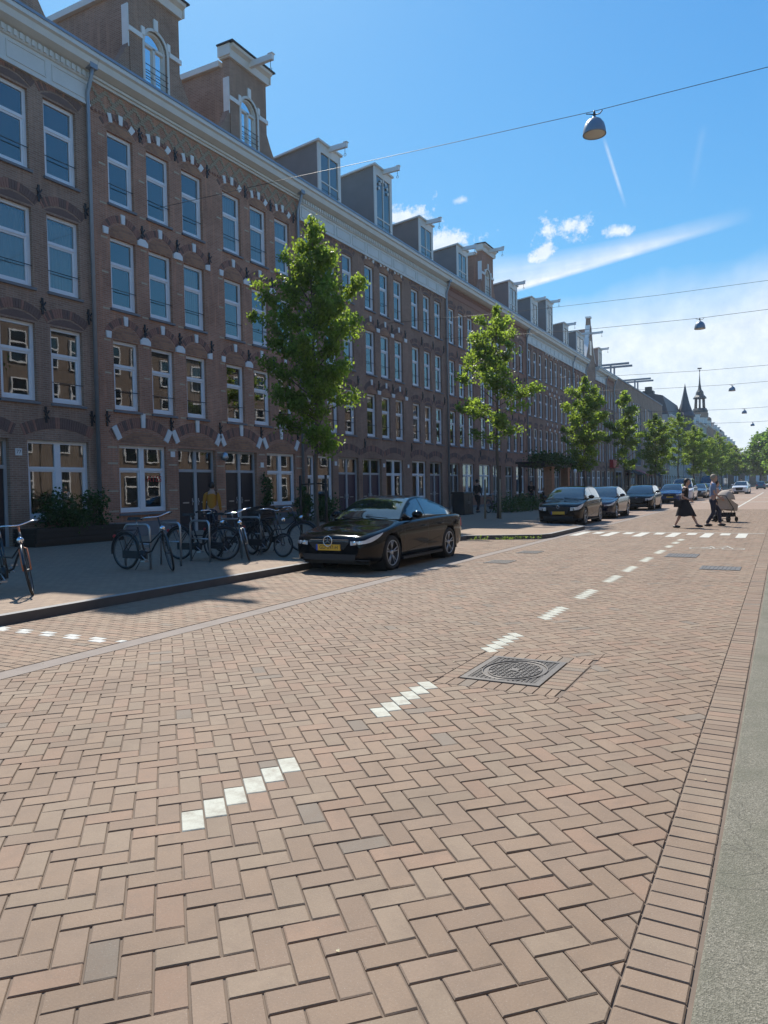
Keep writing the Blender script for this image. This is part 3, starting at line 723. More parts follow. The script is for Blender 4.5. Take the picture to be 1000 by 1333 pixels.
def cornice(root, y0, y1, kind, zt=15.1, x=XF):
    b = MB(); P_ = [(x-.3,zt-.02),(x+.52,zt-.02),(x+.55,zt-.08),(x+.55,zt-.2),(x+.47,zt-.24),(x+.42,zt-.42),(x+.2,zt-.5),(x-.0,zt-.52),(x-.3,zt-.52)]
    b.prism(P_, 'y', y0, y1)
    if kind == 'white':
        b.prism([(x-.1,zt-1.45),(x+.06,zt-1.45),(x+.06,zt-.78),(x+.12,zt-.76),(x+.12,zt-.524),(x-.1,zt-.524)], 'y', y0, y1)
        b.box(x, x+.10, y0, y1, zt-1.52, zt-1.452)
    o = b.build('cornice', 'cream_paint', root, True)
    b = MB(); b.box(x+.30, x+.50, y0+.01, y1-.01, zt-.018, zt+.03); b.prism([(x+.505,zt+.035),(x+.56,zt+.035),(x+.575,zt-.06),(x+.555,zt-.06)], 'y', y0, y1); g_ = b.build('gutter', 'zinc', root, True)
    if kind == 'white':
        d = MB(); y = y0+.1; d.box(x+.12, x+.135, y0+.05, y1-.05, zt-.73, zt-.55)
        while y < y1-.1: d.box(x+.12, x+.19, y, y+.09, zt-.72, zt-.56); y += .19
        d.build('dentils', 'cream_paint', root, True)
        d = MB(); n = max(1, int((y1-y0)/1.36)); st = (y1-y0)/n
        for i in range(n):
            a, c = y0+i*st+.1, y0+(i+1)*st-.1
            for q in ((a,c,zt-1.36,zt-1.33),(a,c,zt-.9,zt-.87),(a,a+.03,zt-1.33,zt-.9),(c-.03,c,zt-1.33,zt-.9)): d.box(x+.06, x+.085, *q)
        d.build('frieze_panels', 'cream_paint', root, True)
    elif kind == 'lattice':
        d = MB(); d.box(x, x+.09, y0, y1, zt-.68, zt-.60); d.box(x, x+.16, y0, y1, zt-.60, zt-.522); d.build('moulding', 'cream_paint', root, True)
        d = MB(); rows = 9; z0 = zt-1.42; d.mi = 2; d.box(x-.02, x+.006, y0+.03, y1-.03, z0-.13, zt-.70)
        for j in range(rows):
            z = z0+j*.078; y = y0+.05; k = 0
            while y < y1-.1:
                ph = int(round((y-y0)/.075)); s1 = (ph+j) % 8; s2 = (ph-j) % 8
                if s1 in (0, 1) or s2 in (0, 1): d.mi = 0; d.box(x-.01, x+.03, y, y+.072, z, z+.066)
                y += .075
        z = z0-.1
        y = y0+.05
        while y < y1-.1: d.mi = 1; d.box(x-.01, x+.04, y, y+.07, z-.02, z+.06); y += .15
        d.build('brick_frieze', ['frieze_brick', 'arch_brick', 'brick_red'], root, True)
    elif kind == 'brick':
        d = MB(); y = y0+.05; d.box(x-.02, x+.006, y0+.03, y1-.03, zt-1.2, zt-.53)
        while y < y1-.1: d.box(x-.01, x+.05, y, y+.1, zt-.78, zt-.54); y += .2
        d.box(x-.01, x+.035, y0+.02, y1-.02, zt-1.15, zt-1.08); d.build('brick_frieze', 'arch_brick', root, True)
def roof(root, y0, y1, zt=15.1, x=XF, slope=.30, d=5.0, m='roof_dark'):
    b = MB(); b.prism([(x-.2,zt-.03),(x+.28,zt-.03),(x+.28,zt),(x-d,zt+slope*d),(x-9,zt+slope*d-1.),(x-9,zt-.03)], 'y', y0, y1); return b.build('roof', m, root, True)
def downpipe(root, y, x=XF, zt=14.3):
    b = MB(); b.tube([(x+.35,y,zt+.35),(x+.30,y,zt+.1),(x+.12,y,zt-.35),(x+.11,y,zt-.6),(x+.11,y,.1)], .062, 10)
    b.box(x+.2, x+.44, y-.14, y+.14, zt+.3, zt+.62)
    for z in (2.2, 5.2, 8.4, 11.6): b.torus((x+.11, y, z), .068, .012, 'z', 12, 5)
    b.build('downpipe', 'zinc', root, True)
def beam_hook(parent, y, z, x, off, L=1.05, hook=.5):
    b = MB(); b.prism([(x-.05,z),(x+L,z+.02),(x+L,z+.24),(x-.05,z+.24)], 'y', y-.075, y+.075)
    b.box(x+L*.85, x+L+.04, y-.1, y+.1, z+.24, z+.27); o = b.build('hoist_beam', 'stone_white', parent, True)
    b = MB(); b.tube([(x+L-.12,y,z),(x+L-.12,y,z-hook*.5)], .012, 5); b.torus((x+L-.12,y,z-hook*.5-.06), .06, .012, 'y', 12, 5); b.build('hook', 'iron', parent, True)
def box_dormer(root, y0, y1, z1, z0=15.08, x=XF-.05, arched=False, depth=4.2, beam=True):
    off = OFF[root.name]; yc = (y0+y1)/2
    b = MB(); b.prism([(x,z0),(x,z1),(x-depth,z1-.5),(x-depth,z0)], 'y', y0, y1)
    d = b.build('dormer', 'dormer_grey', root, True); OFF[d.name] = off
    f = MB(); t_ = .06
    f.box(x, x+t_, y0-.04, y0+.2, z0, z1); f.box(x, x+t_, y1-.2, y1+.04, z0, z1); f.box(x, x+t_, y0+.2, y1-.2, z1-.42, z1); f.box(x, x+t_, y0+.2, y1-.2, z0, z0+.14)
    f.prism([(x-depth,z1-.5),(x-depth,z1-.42),(x+.16,z1+.09),(x+.16,z1+.0)], 'y', y0-.12, y1+.12)
    f.box(x+.01, x+.05, yc-.035, yc+.035, z0+.14, z1-.42)
    f.box(x+.01, x+.045, y0+.2, y1-.2, z0+.9, z0+.96)
    if arched:
        for k in range(7):
            a = PI*k/6; f.box(x+.06, x+.09, yc+math.cos(a)*.5-.07, yc+math.cos(a)*.5+.07, z1-1.05+math.sin(a)*.5-.07, z1-1.05+math.sin(a)*.5+.07)
    f.build('front_frame', 'cream_paint', d, True)
    g_ = MB(); g_.add([(x+.012,y0+.2,z0+.14),(x+.012,y1-.2,z0+.14),(x+.012,y1-.2,z1-.42),(x+.012,y0+.2,z1-.42)], [(0,1,2,3)]); g_.build('pane', 'window_glass', d, True)
    r_ = MB()
    for z in (z0+.35, z0+.55): r_.tube([(x+.1,y0+.16,z),(x+.1,y1-.16,z)], .012, 5)
    r_.build('rail', 'iron', d, True)
    if beam: beam_hook(d, yc, z1-.16, x, off)
def neck_gable(root, yc, w_=2.3, z0=15.08, z1=18.45, x=XF+.02, mname='brick_red', left=False):
    """brick hoist gable: shouldered front, arched window, stone bands, white cap and beam"""
    off = OFF[root.name]; h = w_/2; wh = .52; ws = z0+.35; wt = z0+1.75
    b = MB(); N = 10
    arc = [(yc+wh*math.cos(PI*k/N), wt+wh*math.sin(PI*k/N)) for k in range(N+1)]
    def fp(pts): b.prism(pts, 'x', x-.35, x)
    fp([(yc-h,z0),(yc-wh,z0),(yc-wh,wt),(yc-h,wt)]); fp([(yc+wh,z0),(yc+h,z0),(yc+h,wt),(yc+wh,wt)]); fp([(yc-wh,z0),(yc+wh,z0),(yc+wh,ws),(yc-wh,ws)])
    for k in range(N):
        (ya, za), (yb_, zb_) = arc[k], arc[k+1]; ka = yc+h-(w_)*k/N; kb_ = yc+h-(w_)*(k+1)/N
        fp([(ya,za),(ka if k else yc+h,z1 if k else wt),(kb_,z1 if k < N-1 else wt),(yb_,zb_)][::-1]) if 0 < k < N-1 else None
    fp([(yc+wh,wt),(yc+h,wt),(yc+h,z1),(yc+h-w_/N,z1),arc[1]]); fp([(yc-wh,wt),arc[N-1],(yc-h+w_/N,z1),(yc-h,z1),(yc-h,wt)])
    # swept shoulders
    for sg in (-1, 1):
        pts = [(yc+sg*h, z0)] + [(yc+sg*(h+1.35*(u)), z0+1.45*(1-u)**2.0+.0) for u in (1., .8, .6, .4, .2, .0)]
        b.prism(pts if sg < 0 else pts[::-1], 'x', x-.33, x-.03)
    b.box(x-4.2, x-.352, yc-h+.02, yc+h-.02, z0, z1-.25)
    d = b.build('gable', mname, root, True); OFF[d.name] = off
    for sg in (-1, 1):
        s_ = MB(); e = sorted((yc+sg*(h+.06), yc+sg*(wh+.1))); s_.box(x-.02, x+.05, *e, wt, wt+.16); e = sorted((yc+sg*wh, yc+sg*(wh+.14))); s_.box(x-.01, x+.055, *e, wt+.155, wt+.42)
        s_.build('stone_band', 'stone_white', d, True)
    s_ = MB(); s_.box(x-.30, x-.02, yc-h-.05, yc-h-.002, wt-.5, wt+.9); s_.build('corner_board', 'stone_white', d, True)
    s_ = MB(); s_.box(x, x+.06, yc-.09, yc+.09, wt+wh+.03, wt+wh+.42); s_.build('keystone', 'stone_white', d, True)
    f = MB()
    for k in range(N):
        (ya, za), (yb_, zb_) = arc[k], arc[k+1]; q = 1.18
        f.prism([(ya,za),(yb_,zb_),(yc+(yb_-yc)*q, wt+(zb_-wt)*q),(yc+(ya-yc)*q, wt+(za-wt)*q)], 'x', x-.1, x+.03)
        q = .86; f.prism([(yc+(ya-yc)*q, wt+(za-wt)*q),(yc+(yb_-yc)*q, wt+(zb_-wt)*q),(yb_,zb_),(ya,za)], 'x', x-.2, x-.08)
    f.box(x-.2, x-.08, yc-wh, yc-wh+.08, ws, wt); f.box(x-.2, x-.08, yc+wh-.08, yc+wh, ws, wt); f.box(x-.2, x-.08, yc-.05, yc+.05, ws+.08, wt); f.box(x-.2, x-.08, yc-wh+.08, yc+wh-.08, wt-.05, wt+.04); f.box(x-.2, x-.08, yc-wh+.08, yc+wh-.08, ws, ws+.08)
    f.box(x, x+.03, yc+wh, yc+wh+.09, ws, wt); f.box(x, x+.03, yc-wh-.09, yc-wh, ws, wt)
    f.build('window_frame', 'cream_paint', d, True)
    g_ = MB(); g_.prism([(yc-wh,ws)]+[(yc-wh,wt)]+[a for a in arc[::-1]][1:-1]+[(yc+wh,wt),(yc+wh,ws)], 'x', x-.17, x-.15); g_.build('pane', 'window_glass', d, True)
    r_ = MB()
    for z in (ws+.25, ws+.45, ws+.65): r_.tube([(x+.04,yc-wh,z),(x+.04,yc+wh,z)], .014, 5)
    r_.build('rail', 'iron', d, True)
    c = MB(); c.prism([(x-.42,z1),(x+.1,z1),(x+.12,z1+.28),(x+.28,z1+.36),(x+.30,z1+.46),(x-.42,z1+.46)], 'y', yc-h-.1, yc+h+.1)
    c.box(x-.45, x+.16, yc-h-.16, yc-h-.1, z1+.05, z1+.46); c.box(x-.45, x+.16, yc+h+.1, yc+h+.16, z1+.05, z1+.46)
    c.box(x-4.2, x-.45, yc-h-.12, yc+h+.12, z1-.24, z1-.02)
    c.build('cap', 'cream_paint', d, True)
    c = MB(); c.box(x-.46, x+.36, yc-h-.22, yc+h+.22, z1+.465, z1+.52); c.build('cap_flashing', 'iron', d, True)
    beam_hook(d, yc, z1+.12, x, off, L=1.25, hook=.55)
def anchor_mesh():
    b = MB(); b.box(0, .035, -.03, .03, -.24, .24); b.T = Matrix.Rotation(R(35), 4, 'X'); b.box(.036, .05, -.02, .02, -.15, .15); b.T = Matrix.Rotation(R(-35), 4, 'X'); b.box(.051, .065, -.02, .02, -.15, .15)
    return b.mesh('wall_anchor', 'iron')
ANCH = anchor_mesh()
def anchors(root, pts, x=XF):
    ox, oy, oz = OFF[root.name]
    for y, z in pts: link('wall_anchor', ANCH, root, loc=(x-ox, y-oy, z-oz))
LV = ((4.28, 2.24), (7.55, 2.27), (10.9, 2.27))
def chimney(root, y, x=XF-5, z=16.2, h=1.5):
    b = MB(); b.box(x-.5, x+.5, y-.35, y+.35, z-.4, z+h); b.box(x-.55, x+.55, y-.4, y+.4, z+h, z+h+.1)
    for dy in (-.15, .15): b.lathe([(.1,z+h+.1),(.09,z+h+.4)], (x, y+dy, 0), n=8)
    b.build('chimney', 'brick_brown', root, True)
def plaque(root, y, z, x=XF, txt=None, s=.2):
    b = MB(); b.box(x, x+.02, y-s/2, y+s/2, z-s/2, z+s/2); o = b.build('number_plate', 'stone_white', root, True)
    if txt:
        me = text_mesh(txt, .15, 'iron', .001); t_ = link('numerals', me, o); off = OFF[root.name]
        t_.rotation_euler = (R(90), 0, R(90)); t_.location = (x+.024-off[0], y-off[1], z-off[2])

# --- house A: brown brick, white panelled frieze, at the left edge
A_ = thing('brick_house', 'dark brown brick house at the left edge with white panelled frieze', 'house', (XF, 5., .12))
a0, a1 = 4.6, 16.27
ya = [15.18, 13.56, 11.2, 9.6, 7.2, 5.6]; ops = []
for z, h in LV: ops += [(y-.56, y+.56, z, z+h) for y in ya]
gw = [(13.74, 15.86, .86, 3.15)]; gd = [(11.2, 13.17, .12, 3.15)]
gw2 = [(8.6, 10.7, .86, 3.15)]
ops += gw+gd+gw2
wall(A_, a0, a1, .12, 14.6, ops, 'brick_brown')
for i, (z, h) in enumerate(LV):
    for k, y in enumerate(ya): put_window(A_, y, z, 1.12, h, inside=(.1 if (i == 1 and k < 2) or wr.random() < .2 else .9), rail=not (i == 0 and k == 1))
put_window(A_, 14.8, .86, 2.12, 2.29, 'wide', False, inside=.1); put_window(A_, 9.65, .86, 2.1, 2.29, 'wide', False)
put_doors(A_, 12.185, .12, 1.97, 3.03)
for z, h in LV:
    for y in ya: arch_part(A_, y, z+h+.1, 1.36, .22, .26, 1.3, .2, -.04, True, 'arch_brick_dark')
for y, w_ in ((14.8, 2.3), (12.185, 2.15), (9.65, 2.3)): arch_part(A_, y, 3.26, w_, .25, .33, None, None, 0, True)
anchors(A_, [(y, z) for z in (3.9, 7.05, 10.3) for y in (14.37, 16.0, 12.4, 10.4, 8.4)])
cornice(A_, a0, a1, 'white'); roof(A_, a0, a1); downpipe(A_, 16.14)
neck_gable(A_, 13.1, mname='brick_brown'); plaque(A_, 13.45, 2.78, txt='77'); chimney(A_, 9)
for q in ((13.75, 16.0), (8.0, 11.1)): b = MB(); b.box(XF+.005, XF+.05, *q, .12, .55); b.build('plinth', 'stone_grey', A_, True)

# --- houses in the red row share one bay rhythm: three windows per bay
def ground_bay(root, y0, kinds, door='door_dark'):
    """kinds: list of (kind, y0, y1) openings on the ground floor"""
    for k, a, c in kinds:
        if k == 'w': put_window(root, (a+c)/2, .92, c-a, 2.22, 'wide' if c-a > 1.5 else 'low', False, detail=1)
        elif k == 'd': put_doors(root, (a+c)/2, .12, c-a, 3.0, door)
        elif k == 't': put_window(root, (a+c)/2, .3, c-a, 2.84, 'low', False, detail=1)
def gops(kinds): return [(a, c, {'w': .92, 'd': .12, 't': .3}[k], 3.14 if k != 'd' else 3.12) for k, a, c in kinds]

# --- house B: ornate red brick with two gables
B_ = thing('brick_house', 'ornate red brick house with lattice brick frieze, white keystones and two gables', 'house', (XF, 16.28, .12))
b0, b1 = 16.275, 27.6
yb_ = [17.47, 19.11, 20.78, 22.98, 24.65, 26.30]
gk = [('w', 17.04, 19.14), ('d', 19.72, 21.70), ('d', 22.24, 24.2), ('w', 24.86, 26.9)]
ops = [(y-.53, y+.53, z, z+h) for z, h in LV for y in yb_] + gops(gk)
wall(B_, b0, b1, .12, 14.6, ops, 'brick_red')
for i, (z, h) in enumerate(LV):
    for y in yb_: put_window(B_, y, z, 1.06, h, inside=(.9 if wr.random() < .75 else .1))
ground_bay(B_, b0, gk)
for i, (z, h) in enumerate(LV):
    for k, y in enumerate(yb_):
        arch_part(B_, y, z+h+.12, 1.36, .42 if i < 2 else .3, .22, 1.28, .42 if i < 2 else .3, -.08)
        if i < 2:
            stone(B_, 'keystone', lambda q: block(q, y, z+h+.66, .17, .30))
            yn = y+.825 if k % 3 < 2 else y+.72
            s_ = MB(); s_.prism([(yn-.22,z+h+.02),(yn+.22,z+h+.02),(yn+.22,z+h+.16),(yn+.1,z+h+.26),(yn-.1,z+h+.26),(yn-.22,z+h+.16)] if k % 3 < 2 else [(yn-.12,z+h+.02),(yn+.10,z+h+.02),(yn+.10,z+h+.26),(yn-.12,z+h+.2)], 'x', XF-.01, XF+.06); s_.build('impost_stone', 'stone_white', B_, True)
            if k % 3 == 0: stone(B_, 'impost_stone', lambda q: block(q, y-.72, z+h+.13, .22, .22))
        else:
            for (dy, dz, w_, h_, ro) in ((-.42, .42, .16, .28, .25), (.02, .50, .17, .30, 0), (.47, .36, .20, .25, -.6)): stone(B_, 'keystone' if dy == .02 else 'impost_stone', lambda q: block(q, y+dy, z+h+dz, w_, h_, ro))
for k, a, c in gk:
    ym = (a+c)/2; arch_part(B_, ym, 3.3, 2.45, .44, .34, 2.15, .42, -.1)
    stone(B_, 'keystone', lambda q: block(q, ym, 3.98, .19, .48)); stone(B_, 'impost_stone', lambda q: block(q, ym-1.13, 3.52, .2, .46, .5, taper=1)); stone(B_, 'impost_stone', lambda q: block(q, ym+1.13, 3.52, .2, .46, -.5, taper=1))
b = MB()
for z in (3.02, 2.5, 1.6, .95, 4.2, 6.45, 7.45, 9.7, 10.78, 12.9, 5.4, 8.6, 12.0):
    for y in ((b0+.5, 19.43, 21.97, 24.53, 27.2) if z < 4 else [q-.76 for q in yb_]): b.box(XF-.01, XF+.007, y-(.2 if z < 4 else .13), y+(.2 if z < 4 else .13), z, z+.055)
b.build('buff_bands', 'buff_brick', B_, True)
anchors(B_, [(y, z) for z in (3.95,) for y in (16.6, 19.4, 21.97, 24.5, 27.1)] + [(y+.83, z) for z in (7.0, 10.3, 13.55) for k, y in enumerate(yb_)])
cornice(B_, b0+.01, b1, 'lattice'); roof(B_, b0, b1); downpipe(B_, 27.35)
neck_gable(B_, 19.15, mname='brick_brown'); neck_gable(B_, 24.2, mname='brick_brown'); plaque(B_, 19.44, 2.9); plaque(B_, 24.52, 2.62); chimney(B_, 22)
lb = MB(); lb.lathe([(.02,2.72),(.13,2.76),(.15,2.86),(.12,3.0),(.04,3.06)], (XF+.2, 21.97, 0), n=12); lb.build('wall_lamp', 'steel', B_, True)
for q in ((16.5, 19.5), (24.5, 27.2)): b = MB(); b.box(XF+.005, XF+.05, *q, .12, .6); b.build('plinth', 'stone_grey', B_, True)
sg = text_mesh('ATES', .30, 'red_sign'); o_ = link('window_lettering', sg, B_); o_.rotation_euler = (R(90), 0, R(90)); o_.location = (-.10, 18.64-16.28, 2.02-.12)
b = MB(); b.box(XF-.22, XF-.20, 17.2, 19.0, 1.0, 1.75); b.build('window_poster', 'blue_poster', B_, True)

# --- generic house of the row
def row_house(label, y0, bays, bw, cor, mname, gk, dormers, gables=(), blocks=True, door='door_dark', detail=2, pipe=True, lim=None, zt=15.1, plq=()):
    root = thing('brick_house', label, 'house', (XF, y0, .12), group='terraced houses in the red brick row')
    y1 = y0+bays*bw; wins = [y0+bw*i+.88+1.62*j for i in range(bays) for j in range(3)]
    ops = [(y-.5, y+.5, z, z+h) for z, h in LV for y in wins] + gops(gk)
    wall(root, y0+.005, y1, .12, 14.6, ops, mname)
    for z, h in LV:
        for y in wins: put_window(root, y, z, 1.0, h, detail=detail)
    ground_bay(root, y0, gk, door)
    nn = None if detail > 1 else 6; fm = 'arch_orange' if blocks else 'arch_brick_dark'
    for i, (z, h) in enumerate(LV):
        for k, y in enumerate(wins):
            orn = blocks and (k//3) in blocks
            arch_part(root, y, z+h+.1, 1.25, .34 if orn else .18, .22, 1.2, .32 if orn else .16, -.06, True, fm if orn else 'arch_brick_dark', nn)
            if orn:
                for q_ in (((0, .6, .17, .28, 0), (.81, .14, .36, .2, 0)) if i < 2 else ((-.4, .4, .16, .26, .3), (0, .48, .17, .28, 0), (.42, .36, .18, .24, -.4))):
                    stone(root, 'keystone' if q_[0] == 0 else 'impost_stone', lambda q: block(q, y+q_[0], z+h+q_[1], q_[2], q_[3], q_[4]))
    for k, a, c in gk:
        arch_part(root, (a+c)/2, 3.26, c-a+.25, .25, .3, None, None, 0, True, fm, None if detail > 1 else 10)
    if detail > 1: anchors(root, [(y+.8, z) for z in (7.05, 10.3) for y in wins] + [(y0+bw*i+.05, 3.9) for i in range(1, bays)])
    cornice(root, y0+.01, y1, cor, zt); roof(root, y0, y1, zt)
    if pipe: downpipe(root, y1-.16)
    for (a, c, zz, arc) in dormers: box_dormer(root, a, c, zz, arched=arc)
    for g_ in gables: neck_gable(root, g_, mname=mname)
    b = MB(); b.box(XF+.004, XF+.045, y0+.01, y1, .12, .28); b.build('plinth', 'stone_grey', root, True)
    for y in plq: plaque(root, y, 2.8)
    chimney(root, (y0+y1)/2+1.0)
    return root
row_house('brown-red house with white frieze and three grey dormers, right of the two-gabled house', 27.6, 3, 5.44, 'white', 'brick_purple',
    [('t', 27.85, 28.45), ('t', 28.68, 30.0), ('d', 30.5, 32.45), ('d', 32.84, 34.9), ('w', 35.4, 37.45), ('w', 38.6, 40.55), ('d', 41.05, 42.9)],
    [(29.3, 31.2, 17.75, False), (34.7, 36.6, 18.65, True), (40.1, 42.0, 17.6, False)], blocks=(1,), door='door_violet', plq=(30.25, 35.15, 38.1))
row_house('red brick house with plain brick frieze and one brick gable between two grey dormers', 43.92, 3, 5.6, 'brick', 'brick_red_dark',
    [('d', 44.1, 45.8), ('w', 46.3, 48.4), ('w', 49.4, 51.7), ('d', 52.2, 54.0), ('d', 55.0, 56.9), ('w', 57.6, 59.8)],
    [(45.9, 47.7, 17.6, False), (56.4, 58.4, 17.7, False)], gables=(51.6,), blocks=(1,))
row_house('red house with white frieze and three dormers behind the staked street tree', 60.72, 3, 5.15, 'white', 'brick_purple',
    [('d', 61.2, 63.0), ('w', 63.6, 65.6), ('w', 66.4, 68.5), ('d', 69., 71.), ('w', 71.6, 73.6), ('d', 74., 75.8)],
    [(62.2, 64.1, 17.7, False), (66.9, 68.9, 18.5, True), (72.8, 74.6, 17.5, False)], blocks=(1,), detail=1)

# narrower houses before the modern block
n1 = row_house('narrow brick house with short white frieze and wide grey dormer left of the pointed gable', 76.17, 1, 5.6, 'white', 'brick_red_dark', [('d', 76.6, 78.4), ('w', 79., 81.2)], [(78.0, 81.3, 17.6, False)], blocks=False, detail=1)
n2 = thing('gabled_house', 'narrow brick house with steep pointed gable rising above the cornice line', 'house', (XF, 81.8, .12))
ops = [(y-.5, y+.5, z, z+h) for z, h in LV for y in (82.8, 84.2, 85.6)]+[(82.3, 84.2, .12, 3.12), (84.6, 86.2, .92, 3.14)]
wall(n2, 81.8, 86.6, .12, 15.4, ops, 'brick_brown')
for z, h in LV:
    for y in (82.8, 84.2, 85.6): put_window(n2, y, z, 1.0, h, detail=1)
put_doors(n2, 83.25, .12, 1.9, 3.0); put_window(n2, 85.4, .92, 1.6, 2.22, 'wide', False, detail=1)
b = MB(); b.prism([(81.9,15.4),(86.5,15.4),(85.2,17.2),(84.6,19.3),(84.4,20.1),(84.0,20.1),(83.8,19.3),(83.2,17.2)], 'x', XF-.4, XF+.02); b.prism([(82.3,15.4),(86.1,15.4),(84.2,19.0)], 'x', XF-6, XF-.41); gb = b.build('gable', 'brick_brown', n2, True); OFF[gb.name] = OFF[n2.name]
b = MB(); b.box(XF-.45, XF+.12, 83.9, 84.5, 20.1, 20.3); b.prism([(84.5,19.3),(84.62,19.3),(85.3,17.2),(86.6,15.4),(86.4,15.4),(85.15,17.2)], 'x', XF-.42, XF+.07); b.prism([(83.9,19.3),(83.78,19.3),(83.1,17.2),(81.8,15.4),(82.0,15.4),(83.25,17.2)], 'x', XF-.42, XF+.07); b.build('cap', 'stone_white', gb, True)
b = MB(); b.box(XF+.005, XF+.05, 83.75, 84.65, 16.0, 17.6); b.build('gable_window', 'window_glass', gb, True); beam_hook(gb, 84.2, 18.3, XF, OFF[n2.name], 1.4)
n3 = row_house('narrow brick house with small white frieze and one grey dormer right of the pointed gable', 86.62, 1, 5.4, 'white', 'brick_purple', [('w', 87., 89.), ('d', 89.6, 91.5)], [(88.4, 90.2, 17.5, False)], blocks=False, detail=1)
n4 = row_house('narrow brown brick house over a red shop sign beside the modern block', 92.04, 1, 5.0, 'brick', 'brick_brown', [('w', 92.4, 94.6), ('d', 95., 96.8)], [], blocks=False, detail=1)
rs = MB(); rs.box(XF+.02, XF+.5, 94.0, 97.4, 3.6, 4.6); rs.build('shop_sign', 'red_sign', n4, True)

# --- modern block with tall glazed bays and roof-terrace beams
M_ = thing('apartment_block', 'modern brick apartment block with tall glazed bays and pale beams over roof terraces', 'apartment block', (XF, 97.1, .12))
ops = []
for i in range(4):
    y = 98.2+i*10.6
    ops += [(y, y+1.0, z, z+2.4) for z in (4.4, 7.6, 10.8)] + [(y+2.2, y+2.9, 4.4, 13.2), (y+4.0, y+8.6, 4.2, 13.4)]
ops += [(98.0+i*5.2, 98.0+i*5.2+4.2, .3, 3.3) for i in range(8)]
wall(M_, 97.1, 139.8, .12, 15.3, ops, 'brick_brown')
for i in range(4):
    y = 98.2+i*10.6
    for z in (4.4, 7.6, 10.8): put_window(M_, y+.5, z, 1.0, 2.4, 'sash', False, detail=0)
    b = MB()
    for z in (4.2, 7.3, 10.4, 13.3): b.box(XF-.16, XF-.02, y+4.0, y+8.6, z, z+.12)
    for yy_ in (y+4.0, y+5.5, y+7.0, y+8.5): b.box(XF-.16, XF-.03, yy_, yy_+.1, 4.32, 13.3)
    for z in (4.4, 7.5, 10.6): b.box(XF-.2, XF-.17, y+4, y+8.6, z, z+1.0)
    o = b.build('window', 'render_grey', M_, True); OFF[o.name] = OFF[M_.name]
    b = MB(); b.add([(XF-.12,y+4,4.2),(XF-.12,y+8.6,4.2),(XF-.12,y+8.6,13.4),(XF-.12,y+4,13.4)], [(0,1,2,3)]); b.build('pane', 'window_glass', o, True)
    b = MB(); b.box(XF-.14, XF-.02, y+2.2, y+2.3, 4.4, 13.2); b.box(XF-.14, XF-.02, y+2.8, y+2.9, 4.4, 13.2)
    for k in range(5): b.box(XF-.14, XF-.03, y+2.3, y+2.8, 4.4+k*2.18, 4.55+k*2.18)
    o = b.build('window', 'white_paint', M_, True); OFF[o.name] = OFF[M_.name]
    b = MB(); b.add([(XF-.1,y+2.2,4.4),(XF-.1,y+2.9,4.4),(XF-.1,y+2.9,13.2),(XF-.1,y+2.2,13.2)], [(0,1,2,3)]); b.build('pane', 'window_glass', o, True)
b = MB(); b.box(XF-8, XF+.1, 97.1, 139.8, 15.3, 15.5); b.build('parapet', 'render_grey', M_, True)
for i in range(8):
    y = 98.0+i*5.2; b = MB(); b.box(XF-.16, XF-.05, y, y+4.2, 3.1, 3.3); b.box(XF-.16, XF-.05, y, y+.1, .3, 3.1); b.box(XF-.16, XF-.05, y+2.05, y+2.15, .3, 3.1); b.box(XF-.16, XF-.05, y+4.1, y+4.2, .3, 3.1)
    o = b.build('shop_window', 'iron' if i % 2 else 'render_grey', M_, True); OFF[o.name] = OFF[M_.name]
    b = MB(); b.add([(XF-.1,y,.3),(XF-.1,y+4.2,.3),(XF-.1,y+4.2,3.2),(XF-.1,y,3.2)], [(0,1,2,3)]); b.build('pane', 'window_glass', o, True)
for (y, zz) in ((99.2, 17.0), (101.5, 17.0), (117.0, 17.2), (119.5, 17.2)):
    b = MB(); b.box(XF-4.5, XF+1.5, y, y+.3, zz, zz+.24); b.box(XF-.9, XF-.7, y+.05, y+.25, 15.5, zz); b.box(XF-4.4, XF-4.2, y+.05, y+.25, 15.5, zz); b.build('terrace_beam', 'render_grey', M_, True)
for y in (98.0, 112.0, 128.0): b = MB(); b.box(XF-7, XF-2.8, y, y+6.5, 15.5, 17.2); b.build('roof_room', 'mansard_slate', M_, True)

